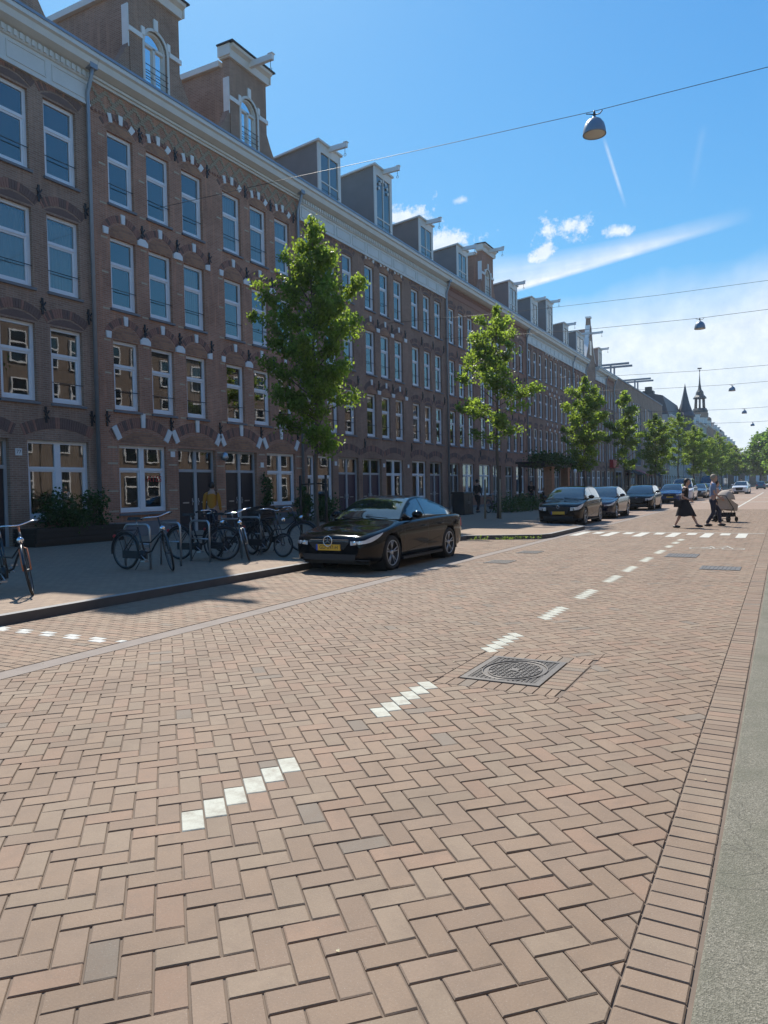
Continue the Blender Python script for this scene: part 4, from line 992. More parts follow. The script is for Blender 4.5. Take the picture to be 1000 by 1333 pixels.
def simple_house(name, label, y0, y1, zt, mname, x=XF, mansard=None, cols=3, group=None, pitched=False, depth=9., dorm=1):
    root = thing(name, label, 'house', (x, y0, .12), group=group); ops = []
    st = (y1-y0)/cols; nl = max(2, int((zt-3.6)/3.1))
    for i in range(cols):
        y = y0+st*(i+.5); ops += [(y-.5, y+.5, 4.2+3.1*k, 6.2+3.1*k) for k in range(nl) if 6.4+3.1*k < zt]; ops.append((y-st*.35, y+st*.35, .5, 3.1))
    wall(root, y0, y1, .12, zt, ops, mname, x=x, depth=depth)
    for a, c, d, e in ops:
        b = MB(); w_ = .09; b.box(x-.14, x-.04, a, c, d, d+w_); b.box(x-.14, x-.04, a, c, e-w_, e); b.box(x-.14, x-.04, a, a+w_, d+w_, e-w_); b.box(x-.14, x-.04, c-w_, c, d+w_, e-w_); b.box(x-.13, x-.05, a+w_, c-w_, d+(e-d)*.62, d+(e-d)*.62+.07)
        o = b.build('window', 'white_paint', root, True); OFF[o.name] = OFF[root.name]
        b = MB(); b.add([(x-.1,a,d),(x-.1,c,d),(x-.1,c,e),(x-.1,a,e)], [(0,1,2,3)]); b.build('pane', 'window_glass', o, True)
    b = MB(); b.prism([(x-.2,zt),(x+.4,zt),(x+.4,zt-.15),(x+.2,zt-.4),(x-.0,zt-.45),(x-.2,zt-.45)], 'y', y0, y1); b.build('cornice', 'cream_paint', root, True)
    b = MB()
    if mansard: b.prism([(x-.1,zt),(x-1.1,zt+mansard),(x-3.,zt+mansard+.5),(x-8,zt+mansard),(x-9,zt)], 'y', y0, y1)
    elif pitched: b.prism([(y0,zt),(y1,zt),((y0+y1)/2,zt+pitched)], 'x', x-9, x-.05)
    else: b.prism([(x-.1,zt),(x-5,zt+1.6),(x-9,zt)], 'y', y0, y1)
    r_ = b.build('roof', 'mansard_slate', root, True)
    if dorm:
        for i in range(dorm):
            y = y0+(y1-y0)*(i+.5)/dorm; b = MB(); b.box(x-2.6, x-.3, y-.7, y+.7, zt, zt+2.0); b.box(x-2.7, x-.1, y-.85, y+.85, zt+2.0, zt+2.15); b.build('dormer', 'cream_paint', root, True)
    return root
cg = 'houses closing the far end of the row'
simple_house('pediment_house', 'low brick house with white pediment between the modern block and the slate-roofed corner building', 139.9, 148.6, 11.2, 'brick_brown', pitched=2.0, dorm=0)
cb_ = simple_house('corner_building', 'pale corner building with slate mansard roof and a pointed corner turret', 148.7, 171, 14.6, 'render_cream', mansard=3.6, cols=6, dorm=0, depth=12)
tr_ = MB(); tr_.lathe([(1.7,8),(1.7,15.6),(2.0,15.7),(2.0,16.0),(1.5,16.8),(.9,18.6),(.45,20.6),(.1,22.4),(.02,22.9)], (XF+.4, 171.2, 0), n=12, smooth=False); tr_.mi = 0; tr_.build('turret', 'mansard_slate', cb_, True)
b = MB(); b.box(XF-5.2, XF-3.2, 151.5, 153.5, 18.2, 19.6); b.box(XF-4.8, XF-3.6, 151.9, 153.1, 19.6, 20.4); b.build('roof_turret', 'copper_dark', cb_, True)
hh = [('house with square slate mansard roof beside the pointed turret', 172, 186, 13.2, 'render_grey', 4.2, 0), ('stepped brick house below the clock spire', 186.1, 205, 15.8, 'brick_brown', None, 2),
      ('pale house with two roof dormers right of the spire', 205.1, 226, 17.2, 'render_cream', None, 2), ('reddish house with dark roof right of the spire', 226.1, 250, 18.0, 'brick_red', None, 2),
      ('brown house with small dormers towards the street end', 250.1, 285, 18.3, 'brick_brown', None, 3), ('grey house with flat roof towards the street end', 285.1, 325, 17.4, 'render_grey', 2.4, 2),
      ('farthest brick house, beside the large trees at the street end', 325.1, 380, 17.8, 'brick_purple', None, 3)]
for l, ya_, yb2, zt, mn, ms, dm in hh: simple_house('far_house', l, ya_, yb2, zt, mn, cols=5, mansard=ms, group=cg, dorm=dm)
# roof pavilion standing above the far roofs
b = MB(); b.prism([(XF-1,17.8),(XF-1.3,21.0),(XF-6.7,21.0),(XF-7,17.8)], 'y', 300, 318); o = b.build('roof_pavilion', 'copper_dark'); tag(o, 'dark green copper roof pavilion standing above the far grey roofs', 'roof pavilion')
# clock-tower spire
sp_ = thing('church_tower', 'slender dark church spire with open lantern and weather vane above the far roofs', 'church tower', (-23.0, 250, .1))
b = MB(); b.box(-26,-19.8,247,253,.1,21.5); b.box(-25.2,-20.6,247.8,252.2,21.5,23.2); b.build('tower', 'brick_brown', sp_, True)
b = MB()
for k in range(8):
    a = PI/4*k; b.tube([(-22.9+1.45*math.cos(a),250+1.45*math.sin(a),24.6),(-22.9+1.3*math.cos(a),250+1.3*math.sin(a),27.6)], .18, 6)
b.lathe([(2.3,23.2),(2.3,23.8),(1.9,24.6),(.4,24.6)], (-22.9,250,0), n=8, smooth=False); b.build('lantern', 'copper_dark', sp_, True)
b = MB(); b.lathe([(2.0,27.6),(1.9,28.0),(1.2,28.8),(1.1,29.6),(.5,30.6),(.25,32.5),(.1,35.0),(.05,36.8)], (-22.9,250,0), n=8, smooth=False); b.build('spire', 'copper_dark', sp_, True)
b = MB(); b.box(-23.5,-22.3,249.95,250.05,36.8,37.2); b.ball((-22.9,250,36.3), .25, 8, 6); b.build('weather_vane', 'copper_dark', sp_, True)

# --- houses on the near side of the street, behind and beside the camera (seen only mirrored in the windows)
rp = MB()
for k, (y0, y1, zt, mn) in enumerate(((-14, 8, 14.5, 'brick_sunny'), (8.1, 34, 15.0, 'brick_sunny'), (34.1, 62, 14.2, 'brick_sunny'), (62.1, 100, 14.8, 'brick_sunny'))):
    root = thing('brick_house', ['sunlit brick house mirrored in the ground floor windows behind the camera', 'sunlit brick house mirrored in the windows of the ornate house', 'sunlit brick house mirrored in the windows beside the parked hatchback', 'sunlit brick house mirrored in the farthest shop windows'][k], 'house', (7.5, y0, 0))
    b = MB(); b.box(7.5, 15, y0, y1, 0, zt); b.build('wall', mn, root, True)
    b = MB(); g_ = MB(); y = y0+1
    while y < y1-1.5:
        for z in (.9, 4.2, 7.4, 10.6):
            b.box(7.40, 7.499, y, y+1.3, z, z+.1); b.box(7.40, 7.499, y, y+1.3, z+2.1, z+2.2); b.box(7.40, 7.499, y, y+.1, z+.1, z+2.1); b.box(7.40, 7.499, y+1.2, y+1.3, z+.1, z+2.1); b.box(7.40, 7.499, y+.1, y+1.2, z+1.3, z+1.4)
            g_.box(7.45, 7.498, y+.1, y+1.2, z+.1, z+1.3); g_.box(7.45, 7.498, y+.1, y+1.2, z+1.4, z+2.1)
        y += 2.3
    b.box(7.1, 7.499, y0, y1, zt-.5, zt); b.build('window_frames', 'white_paint', root, True); g_.build('window_panes', 'car_glass', root, True)

b = MB(); root = thing('far_house', 'long low brick building closing the street behind the large trees', 'house', (-14, 300, 0)); b.box(-18, 40, 300, 310, 0, 9.5); b.build('wall', 'brick_brown', root, True)
b = MB(); b.prism([(299.5,9.5),(310.5,9.5),(305,12.5)], 'x', -18.3, 40.3); b.build('roof', 'mansard_slate', root, True)
for k in range(14):
    for z in (1.5, 5.5): b = MB(); b.box(-16+k*3.6, -14.6+k*3.6, 299.95, 300.05, z, z+2.2); b.build('window', 'white_paint', root, True)
# ------------------------------------------------------------------ trees
def leaf_cloud(centres, sig, n, size, seed, light_bias=0):
    r = np.random.RandomState(seed); k = len(centres); C_ = np.array(centres); S = np.array(sig)
    idx = r.randint(0, k, n); P = C_[idx] + r.normal(size=(n, 3))*S[idx][:, None]*np.array([1, 1, .8])
    a = r.normal(size=(n, 3)); a /= np.linalg.norm(a, axis=1)[:, None]
    nrm = r.normal(size=(n, 3))*.8 + np.array([0, 0, .75]); nrm -= a*np.sum(nrm*a, 1)[:, None]; nrm /= np.linalg.norm(nrm, axis=1)[:, None]
    b = np.cross(nrm, a); s = size*r.uniform(.6, 1.25, n)[:, None]
    tip = P + a*s*.95; base = P - a*s*.25; L_ = P + b*s*.62 + a*s*.18 - nrm*s*.12; Rr = P - b*s*.62 + a*s*.18 - nrm*s*.12
    l2 = P + b*s*.30 + a*s*.62; r2 = P - b*s*.30 + a*s*.62; lo = P + b*s*.2 - nrm*s*.03; ro = P - b*s*.2 - nrm*s*.03
    V = np.stack([base, ro, Rr, r2, tip, l2, L_, lo], 1).reshape(-1, 3)
    F = [tuple(range(8*i, 8*i+8)) for i in range(n)]
    return V, F, r.uniform(0, 1, n), idx
def crown_mesh(name, V, F, rnd, mname):
    me = bpy.data.meshes.new(name); me.from_pydata(V.tolist(), [], F); me.materials.append(MATS[mname])
    at = me.attributes.new('rnd', 'FLOAT', 'FACE'); at.data.foreach_set('value', rnd); me.update(); return me
def young_tree(seed, h, leaves, arms=34, wide=1.65, zlow=2.7, size=.135, lean=0., mname='leaf_young', skip=.42):
    r = random.Random(seed); b = MB(); pts = []; n = 12
    for i in range(n+1):
        z = h*.97*i/n; pts.append((.06*math.sin(i*.9+seed)+lean*z*.02, .05*math.cos(i*1.1+seed), z))
    b.tube(pts, [max(.012, .085*(1-i/n)**.8) for i in range(n+1)], 9)
    cs = []; sg = []
    def tp(z):
        i = min(n-1, int(z/(h*.97)*n)); f = z/(h*.97)*n-i; return [pts[i][k]*(1-f)+pts[i+1][k]*f for k in range(3)]
    for i in range(arms):
        u = (i+r.random()*.8)/arms; z = zlow+(h*.93-zlow)*u; p = tp(min(z, h*.96)); ang = i*2.399+r.uniform(-.5, .5)
        prof = wide*(math.sin(min(1, (u+.12)*1.45)*PI*.5))*(1-u)**.62*1.18+.16
        L = prof*r.uniform(.55, 1.25); up = r.uniform(.25, .62)+u*.5
        q = [p]
        for k in range(1, 5):
            f = k/4; q.append([p[0]+math.cos(ang)*L*f+r.uniform(-.05, .05), p[1]+math.sin(ang)*L*f+r.uniform(-.05, .05), p[2]+L*f*up+r.uniform(-.04, .04)-(.12*f*f*L)])
        b.tube(q, [.026, .02, .014, .009, .004], 5)
        m = max(2, int(L/.2))
        for k in range(m):
            f = .25+.8*(k+.5)/m; f = min(f, 1.02); j = min(3, int(f*4)); g_ = f*4-j
            c = [q[j][x]*(1-g_)+q[j+1][x]*g_ for x in range(3)]
            if r.random() < skip: continue
            cs.append([c[0]+r.uniform(-.1, .1), c[1]+r.uniform(-.1, .1), c[2]+r.uniform(-.06, .14)]); sg.append(r.uniform(.10, .20))
            if r.random() < .45: 
                a2 = ang+r.choice((-1, 1))*r.uniform(.6, 1.1); l2 = r.uniform(.2, .5)*min(1, L)
                cs.append([c[0]+math.cos(a2)*l2, c[1]+math.sin(a2)*l2, c[2]+l2*.45]); sg.append(r.uniform(.08, .16)); b.tube([c, cs[-1]], [.008, .003], 4)
    for k in range(5): cs.append([*tp(h*.95)[:2], h*(.93+.018*k)]); sg.append(.09)
    V, F, rnd, idx = leaf_cloud(cs, sg, leaves, size, seed)
    tone = np.random.RandomState(seed+1).uniform(-.3, .3, len(cs)); rnd = np.clip(rnd+tone[idx], 0, 1)
    return b.mesh('trunk', 'bark'), crown_mesh('crown', V, F, rnd, mname)
def place_tree(ms, loc, rz, sc, label, group='young street trees along the left pavement', name='street_tree'):
    t = thing(name, label, 'tree', loc, rz, group); t.scale = (sc, sc, sc) if not isinstance(sc, tuple) else sc
    link('trunk', ms[0], t); link('crown', ms[1], t); return t
TX = -11.3
T1 = young_tree(3, 8.75, 19000, 46, 1.85, 2.4, .092, skip=.28); T2 = young_tree(8, 9.3, 8500, 30, 1.9, 3.0, .108); T3 = young_tree(21, 8.3, 10500, 36, 1.6, 2.2, .115); T4 = young_tree(33, 8.8, 6000, 32, 1.5, 2.4, .14)
place_tree(T1, (TX, 17.0, .12), .4, (.79, .79, 1.), 'nearest young street tree, tall leafy crown behind the black coupe')
place_tree(T2, (TX+.1, 31.4, .12), 2.2, 1., 'open-crowned young street tree held between pale wooden stakes left of the parked hatchback')
place_tree(T3, (TX, 48.3, .12), 1.1, 1., 'dense young street tree above the roof of the parked black hatchback')
place_tree(T4, (TX, 62., .12), .3, 1., 'thin young street tree in front of the modern block, first beyond the dense one')
for i, (y, s, l) in enumerate(((78.3, 1., 'young street tree before the glazed bays, second beyond the dense one'), (95, 1.04, 'young street tree above the dark parked cars, third beyond the dense one'),
        (110, 1.05, 'young street tree left of the walking woman, fourth beyond the dense one'), (124, 1.1, 'young street tree above the walking woman in black, fifth beyond the dense one'),
        (138, 1.1, 'young street tree left of the walking man, sixth beyond the dense one'), (152, 1.15, 'young street tree just right of the walking man, seventh beyond the dense one'),
        (168, 1.15, 'young street tree above the stroller, eighth beyond the dense one'), (188, 1.2, 'young street tree before the far houses, ninth beyond the dense one'), (212, 1.3, 'young street tree before the far houses, last small one of the row'))):
    place_tree((T3, T2, T1, T4)[i % 4], (TX+.2*((i*7) % 3), y, .12), i*1.3, (s*1.12, s*1.12, s), l)
def big_tree(seed, h, w_, n, size, mname='leaf_far'):
    r = random.Random(seed); b = MB(); b.tube([(0,0,0),(.2,.1,h*.3),(0,.2,h*.6)], [.45,.35,.15], 8); cs = []; sg = []
    for i in range(110):
        a = r.uniform(0, 2*PI); ph = r.uniform(-.5, 1); R_ = w_*math.sqrt(max(.05, 1-ph*ph))*r.uniform(.55, 1.02)
        cs.append([math.cos(a)*R_, math.sin(a)*R_, h*.58+ph*h*.42]); sg.append(w_*r.uniform(.09, .17))
        if i % 5 == 0: b.tube([(0,.1,h*.35),cs[-1]], [.14,.04], 5)
    V, F, rnd, idx = leaf_cloud(cs, sg, n, size, seed); tone = np.random.RandomState(seed+1).uniform(-.35, .35, len(cs)); rnd = np.clip(rnd+tone[idx], 0, 1)
    return b.mesh('trunk', 'bark'), crown_mesh('crown', V, F, rnd, mname)
G1 = big_tree(5, 15, 6.5, 9000, .55); G2 = big_tree(6, 13, 6, 8000, .55)
gl_ = ['large round tree closing the street end beyond the white car', 'tall dense tree at the right edge where the street ends', 'lower dense tree at the street end behind the farthest cars', 'dense tree at the street end left of the large round one', 'dense tree behind the right edge of the street end']
for i, (x, y, s, z) in enumerate(((-2.6, 215, .93, 0), (1.5, 200, .95, 1), (-.5, 236, 1.0, 0), (-6.5, 262, .9, 1), (5.5, 226, 1.1, 0))):
    place_tree((G1, G2)[z], (x, y, -.05), i*1.9, s, gl_[i], 'large trees closing the far end of the street', 'large_tree')
# stakes of the second tree, and a bare staked post near the first
for i, (x, y, l) in enumerate(((TX-.42, 31.1, 'pale wooden stake left of the second street tree trunk'), (TX+.30, 31.05, 'pale wooden stake right of the second street tree trunk'))):
    b = MB(); b.tube([(x,y,.1),(x+.01,y,1.85)], [.05,.045], 8); b.lathe([(.045,1.85),(.02,1.88)], (x+.01,y,0), n=8); o = b.build('tree_stake', 'stake_wood'); tag(o, l, 'tree stake', 'wooden stakes beside the street trees')
for i, (x, y, l) in enumerate(((TX-.38, 16.75, 'wooden stake left of the nearest street tree'), (TX+.42, 16.8, 'wooden stake right of the nearest street tree'))):
    b = MB(); b.tube([(x,y,.1),(x,y,1.95)], [.04,.035], 8); b.tube([(x,y,1.7),(TX,17.0,1.72)], .02, 5); o = b.build('tree_stake', 'wood_dark'); tag(o, l, 'tree stake', 'wooden stakes beside the street trees')
# ------------------------------------------------------------------ shrubs
def shrub(name, label, loc, dims, n, size, seed, mname='leaf_dark', spiky=False, cat='shrub'):
    r = random.Random(seed); t = thing(name, label, cat, loc); b = MB(); cs = []; sg = []
    for i in range(40):
        x, y, z = r.uniform(-.5, .5)*dims[0], r.uniform(-.5, .5)*dims[1], r.uniform(.1, .92)*dims[2]
        if spiky: k = 1-z/dims[2]; x *= k+.1; y *= k+.1
        cs.append([x, y, z]); sg.append(min(dims[0], dims[1])*(.2 if not spiky else .08)); b.tube([(x*.4,y*.7,0),(x,y,z)], [.012,.005], 4)
    V, F, rnd, idx = leaf_cloud(cs, sg, n, size, seed); b.build('stems', 'bark', t); link('foliage', crown_mesh('foliage', V, F, rnd, mname), t); return t
shrub('hedge', 'dark green clipped hedge standing in a wooden planter under the window of the brown house', (-18.3, 14.75, .6), (.75, 1.7, .98), 3200, .07, 4, cat='hedge')
b = MB(); b.box(-18.8, -17.9, 13.1, 16.2, .12, .2); 
for k in range(3): b.box(-17.9, -17.86, 13.1, 16.2, .22+k*.14, .34+k*.14); b.box(-18.8, -17.9, 13.06, 13.1, .22+k*.14, .34+k*.14)
b.box(-18.8, -17.9, 13.12, 16.18, .2, .6); o = b.build('planter', 'wood_dark'); tag(o, 'long dark slatted wooden planter against the brown house at the left edge', 'planter')
shrub('climbing_shrub', 'narrow climbing shrub left of the right ground floor window of the ornate house', (-18.75, 24.55, .12), (.35, .4, 2.3), 900, .08, 9)
shrub('potted_shrub', 'pointed dark shrub before the right ground floor window of the ornate house', (-18.0, 26.0, .12), (.9, 1.0, 1.75), 1300, .08, 10, spiky=True)
shrub('low_shrub', 'low dark bush between the ornate house downpipe and the nearest tree', (-17.8, 27.6, .12), (.9, 1.2, 1.1), 1200, .08, 12)
# ------------------------------------------------------------------ pergola with brick pillars and its planting
pg = thing('pergola', 'brick-pillared terrace pergola with a leafy roof behind the parked hatchback', 'pergola', (-13.3, 47, .12)); OFF[pg.name] = (-13.3, 47, .12)
for y in (47.0, 51.0):
    b = MB(); b.box(-13.55, -13.05, y-.25, y+.25, .12, 2.65); b.box(-13.6, -13.0, y-.3, y+.3, 2.65, 2.75); b.build('pillar', 'brick_pillar', pg, True)
b = MB(); b.box(-13.4, -13.2, 45.5, 57, 2.752, 2.95); b.box(-14.9, -14.7, 45.5, 57, 2.752, 2.95)
for k in range(8): b.box(-15.1, -13.1, 45.6+k*1.6, 45.7+k*1.6, 2.952, 3.08)
for yy_ in (45.6, 56.8): b.box(-14.88, -14.72, yy_-.08, yy_+.08, .12, 2.75)
b.build('beams', 'wood_dark', pg, True)
r = random.Random(2); cs = [[r.uniform(-.9, .35), r.uniform(-1.6, 10), 2.75+r.uniform(0, .6)] for _ in range(90)]
V, F, rnd, idx = leaf_cloud(cs, [.25]*90, 4200, .13, 71); link('foliage', crown_mesh('foliage', V, F, rnd, 'leaf_dark'), pg)
shrub('hedge', 'low dark green hedge in front of the terrace pergola', (-13.2, 41.2, .12), (1.2, 6.5, .8), 2600, .09, 44, cat='hedge')
shrub('hedge', 'low dark green hedge between the first brick pillar and the parked hatchback', (-12.3, 50.5, .12), (1.0, 8, .75), 2200, .1, 45, cat='hedge')
b = MB(); b.lathe([(.07,.12),(.07,2.3),(.1,2.32),(.1,2.5),(.02,2.56)], (-11.6,46.9,0), n=12); o = b.build('bollard_post', 'white_paint'); tag(o, 'slim white post standing right of the second brick pillar', 'post')
# cabinet and litter bin near the wall by the walker
ub = thing('utility_cabinet', 'dark metal street cabinet standing on the pavement right of the black coupe', 'utility cabinet', (-14.6, 35.5, .12))
b = MB(); b.box(-.35,.35,-.65,.65,0,.06); b.box(-.32,.32,-.62,.62,.06,1.1); b.build('body', 'iron', ub); b = MB(); b.prism([(-.38,1.1),(.38,1.1),(.34,1.18),(-.34,1.18)], 'y', -.68, .68); b.build('lid', 'iron', ub)
for s_ in (-1, 1): b = MB(); b.box(.322,.335,min(s_*.02,s_*.58),max(s_*.02,s_*.58),.12,1.04); d_ = b.build('door', 'copper_dark', ub); b = MB(); b.box(.336,.36,s_*.1-.02,s_*.1+.02,.55,.68); b.build('handle', 'steel', d_)
# ------------------------------------------------------------------ hanging street lamps on span wires
def lamp(y, xl, zl, label, sag=.0):
    l = thing('hanging_street_lamp', label, 'street lamp', (xl, y, zl), 0, 'bell-shaped lamps hung over the street')
    b = MB(); b.lathe([(.035,.30),(.05,.26),(.10,.235),(.17,.19),(.235,.10),(.27,-.02),(.285,-.14),(.285,-.16),(.26,-.155),(.25,-.1)], n=24, cap=False); b.build('shade', 'lamp_shell', l)
    b = MB(); b.lathe([(.252,-.15),(.24,-.10),(.0,-.09)], n=24, cap=False); b.lathe([(.252,-.15),(.2,-.17),(0,-.18)], n=24, cap=False); b.build('lens', 'lamp_inner', l)
    b = MB(); b.lathe([(.03,.3),(.03,.38),(.015,.44)], n=8); b.tube([(-.02,0,.34),(-.12,0,.38),(-.2,0,.40)], .012, 6); b.tube([(.03,0,.33),(.14,0,.33),(.2,0,.40)], .014, 6); b.build('bracket', 'iron', l)
    return l
def wire(y, pts, label, r_=.008):
    b = MB(); b.tube([(x, y, z) for x, z in pts], r_, 5); o = b.build('span_wire', 'iron'); tag(o, label, 'cable', 'span wires across the street')
lamp(19., -4.13, 10.42, 'nearest and largest grey bell lamp hanging over the street'); wire(19., [(-19,11.35),(-13,11.16),(-8,10.97),(-4.13,10.84),(0,10.83),(7.5,10.95)], 'span wire carrying the nearest hanging lamp')
LL = ['second hanging lamp, above the walking people', 'third hanging lamp, right of the church spire', 'fourth hanging lamp, lower right of the third', 'farthest and smallest hanging lamp above the street end trees']
WLb = ['span wire carrying the second hanging lamp', 'span wire carrying the third hanging lamp', 'span wire carrying the fourth hanging lamp', 'span wire carrying the farthest hanging lamp']
for i, (y, z, x) in enumerate(((43.5, 10.0, -3.96), (72, 9.7, -3.97), (96, 9.65, -4.0), (119, 9.7, -3.9))):
    lamp(y, x, z, LL[i]); wire(y, [(-19, z+1.0), (-11, z+.55), (x, z+.42), (2, z+.5), (7.5, z+.7)], WLb[i], .011+.003*i)
wire(36., [(-19,10.6),(-12,10.28),(-5,10.15),(0,10.16),(7.5,10.4)], 'bare span wire without a lamp between the first and second lamps')
wire(58., [(-19,10.2),(-12,9.8),(-5,9.6),(0,9.6),(7.5,9.9)], 'bare span wire without a lamp between the second and third lamps', .012)
# ------------------------------------------------------------------ bicycle racks and bicycles
rk = None
def rack(loc, rz, label):
    global rk
    if rk is None:
        rk = thing('bicycle_rack', label, 'bicycle rack', loc, rz, 'steel hoop racks on the left pavement')
        b = MB(); pts = [(-.31,0,0),(-.31,0,.74)]+[(-.31+.1*(1-math.cos(a)),0,.74+.1*math.sin(a)) for a in (R(30),R(60),R(90))]+[(.31-.1*(1-math.cos(a)),0,.74+.1*math.sin(a)) for a in (R(90),R(60),R(30))]+[(.31,0,.74),(.31,0,0)]
        b.tube(pts, .022, 8); b.build('hoop', 'steel', rk); b = MB(); b.tube([(-.31,0,.47),(.31,0,.47)], .014, 6); b.build('crossbar', 'steel', rk)
    else: dup(rk, loc, rz, label)
rack((-10.73, 10.0, .12), R(3), 'steel hoop rack with the leftmost parked bicycle leaning on it')
rack((-10.6, 10.72, .12), R(-8), 'empty steel hoop rack right of the leftmost one')
rack((-10.55, 11.5, .12), R(-10), 'steel hoop rack in front of the person in mustard yellow')
rack((-10.45, 12.35, .12), R(-6), 'steel hoop rack behind the upright silver-forked bicycle')
rack((-10.6, 13.2, .12), R(-4), 'steel hoop rack farthest right, left of the black coupe')
def bicycle(label, loc, rz, steer=0., frame='black_paint', fork='black_paint', crate=False, basket=False, wheel_r=.345, mud=True, lamp_=True, step=True, tilt=0., rimc='rim_dull'):
    t = thing('bicycle', label, 'bicycle', loc, rz, 'bicycles parked at the racks'); t.rotation_euler = (tilt, 0, rz)
    Rw = wheel_r; rear = Vector((-.55, 0, Rw)); front = Vector((.56, 0, Rw)); head_b = Vector((.40, 0, .70)); head_t = Vector((.33, 0, .90)); bb = Vector((-.05, 0, .29)); st = Vector((-.22, 0, .80))
    axis = (head_t-head_b).normalized(); ST = Matrix.Translation(head_b) @ Matrix.Rotation(steer, 4, axis) @ Matrix.Translation(-head_b)
    b = MB(); b.tube([bb, st], .016, 8)
    if step: b.tube([bb+Vector((0,0,.02)), (.12,0,.36), (.30,0,.60), head_b], .017, 8); b.tube([st-Vector((-.05,0,.28)), (.1,0,.52), head_b+Vector((0,0,.05))], .013, 8)
    else: b.tube([bb, head_b], .017, 8); b.tube([st, head_t-Vector((0,0,.05))], .016, 8)
    b.tube([head_b, head_t], .02, 8)
    for s_ in (-1, 1): b.tube([bb+Vector((0,s_*.03,0)), rear+Vector((0,s_*.05,0))], .009, 6); b.tube([st-Vector((0,0,.06))+Vector((0,s_*.02,0)), rear+Vector((0,s_*.05,0))], .008, 6)
    b.tube([(-.02,-.06,.3),(-.12,-.18,.02)], .008, 5)
    b.build('frame', frame, t)
    def wheel(c, T, nm):
        w1 = MB(); w1.T = T; w1.torus(c, Rw-.019, .019, 'y', 36, 8); o = w1.build('wheel', 'black_rubber', t)
        w2 = MB(); w2.T = T; w2.torus(c, Rw-.045, .012, 'y', 36, 6); w2.lathe([(.02,-.04),(.02,.04)], c, 'y', 8)
        w2.build('rim', rimc, o); w3 = MB(); w3.T = T; c = Vector(c)
        for k in range(18): a = 2*PI*k/18; w3.tube([c+Vector((0,.03*(-1)**k,0)), c+Vector((math.cos(a+.2)*(Rw-.045), 0, math.sin(a+.2)*(Rw-.045)))], .0022, 3, False)
        w3.build('spokes', rimc, o)
    wheel(rear, None, 'r'); wheel(front, ST, 'f')
    b = MB(); b.T = ST; cr = head_b+(head_b-head_t)*.08
    for s_ in (-1, 1): b.tube([cr, cr+Vector((.02,s_*.05,-.03)), front+Vector((-.03,s_*.055,.1)), front+Vector((0,s_*.05,0))], .0115, 6)
    b.tube([cr, head_t, head_t+axis*.09], .013, 8); b.build('fork', fork, t)
    b = MB(); b.T = ST; hb = head_t+axis*.10
    b.tube([hb+Vector((-.27,-.25,-.02)), hb+Vector((-.14,-.28,.015)), hb+Vector((-.02,-.2,.03)), hb+Vector((.03,-.06,.01)), hb, hb+Vector((.03,.06,.01)), hb+Vector((-.02,.2,.03)), hb+Vector((-.14,.28,.015)), hb+Vector((-.27,.25,-.02))], .0115, 8)
    hbo = b.build('handlebar', 'chrome', t)
    b = MB(); b.T = ST
    for s_ in (-1, 1): b.tube([hb+Vector((-.17,s_*.275,.008)), hb+Vector((-.28,s_*.252,-.022))], .018, 8)
    b.build('grips', 'plastic_dark', hbo)
    b = MB(); b.tube([st, st+Vector((-.035,0,.13))], .013, 8); b.build('seat_post', 'steel', t)
    b = MB(); c = st+Vector((-.05,0,.15)); pts = [(-.15,.03),(-.13,.085),(-.06,.09),(.02,.05),(.12,.02),(.14,0),(.12,-.02),(.02,-.05),(-.06,-.09),(-.13,-.085),(-.15,-.03)]
    vs = [(c.x+p, q, c.z-.02) for p, q in pts]+[(c.x+p*.96, q*.85, c.z+.035) for p, q in pts]; n = len(pts)
    b.add(vs, [tuple(range(n))[::-1], tuple(range(n, 2*n))]+[(i, (i+1)%n, (i+1)%n+n, i+n) for i in range(n)]); b.build('saddle', 'plastic_dark', t)
    if mud:
        for c, T, a0, a1 in ((rear, None, R(5), R(190)), (front, ST, R(20), R(165))):
            m_ = MB(); m_.T = T; m_.torus(c, Rw+.022, .02, 'y', 20, 6, a0, a1); m_.build('mudguard', frame, t)
    b = MB(); b.box(-.56,.06,-.075,-.045,.22,.36); b.lathe([(.09,-.08),(.09,-.04)], (-.05,0,.29), 'y', 16); b.build('chain_case', 'plastic_dark', t)
    b = MB(); b.tube([(-.05,-.1,.29),(.08,-.1,.19)], .009, 5); b.box(.04,.14,-.2,-.1,.175,.2); b.tube([(-.05,.1,.29),(-.18,.1,.39)], .009, 5); b.box(-.24,-.14,.1,.2,.375,.4); b.build('crank', 'steel', t)
    b = MB(); b.tube([(-.28,.06,.74),(-.78,.06,.74)], .007, 5); b.tube([(-.28,-.06,.74),(-.78,-.06,.74)], .007, 5)
    for k in range(4): b.tube([(-.34-k*.13,-.06,.74),(-.34-k*.13,.06,.74)], .006, 5)
    for s_ in (-1, 1): b.tube([(-.72,s_*.06,.74), rear+Vector((0,s_*.06,0))], .006, 5)
    b.build('carrier', 'iron', t)
    b = MB(); b.ball((-.84,0,.62), .035, 8, 6); b.build('tail_light', 'red_sign', t)
    if lamp_: b = MB(); b.T = ST; b.lathe([(.045,.05),(.05,.03),(.03,-.03),(.0,-.05)], (head_b.x+.1, 0, head_b.z+.1), 'x', 12); b.build('headlight', 'chrome', t)
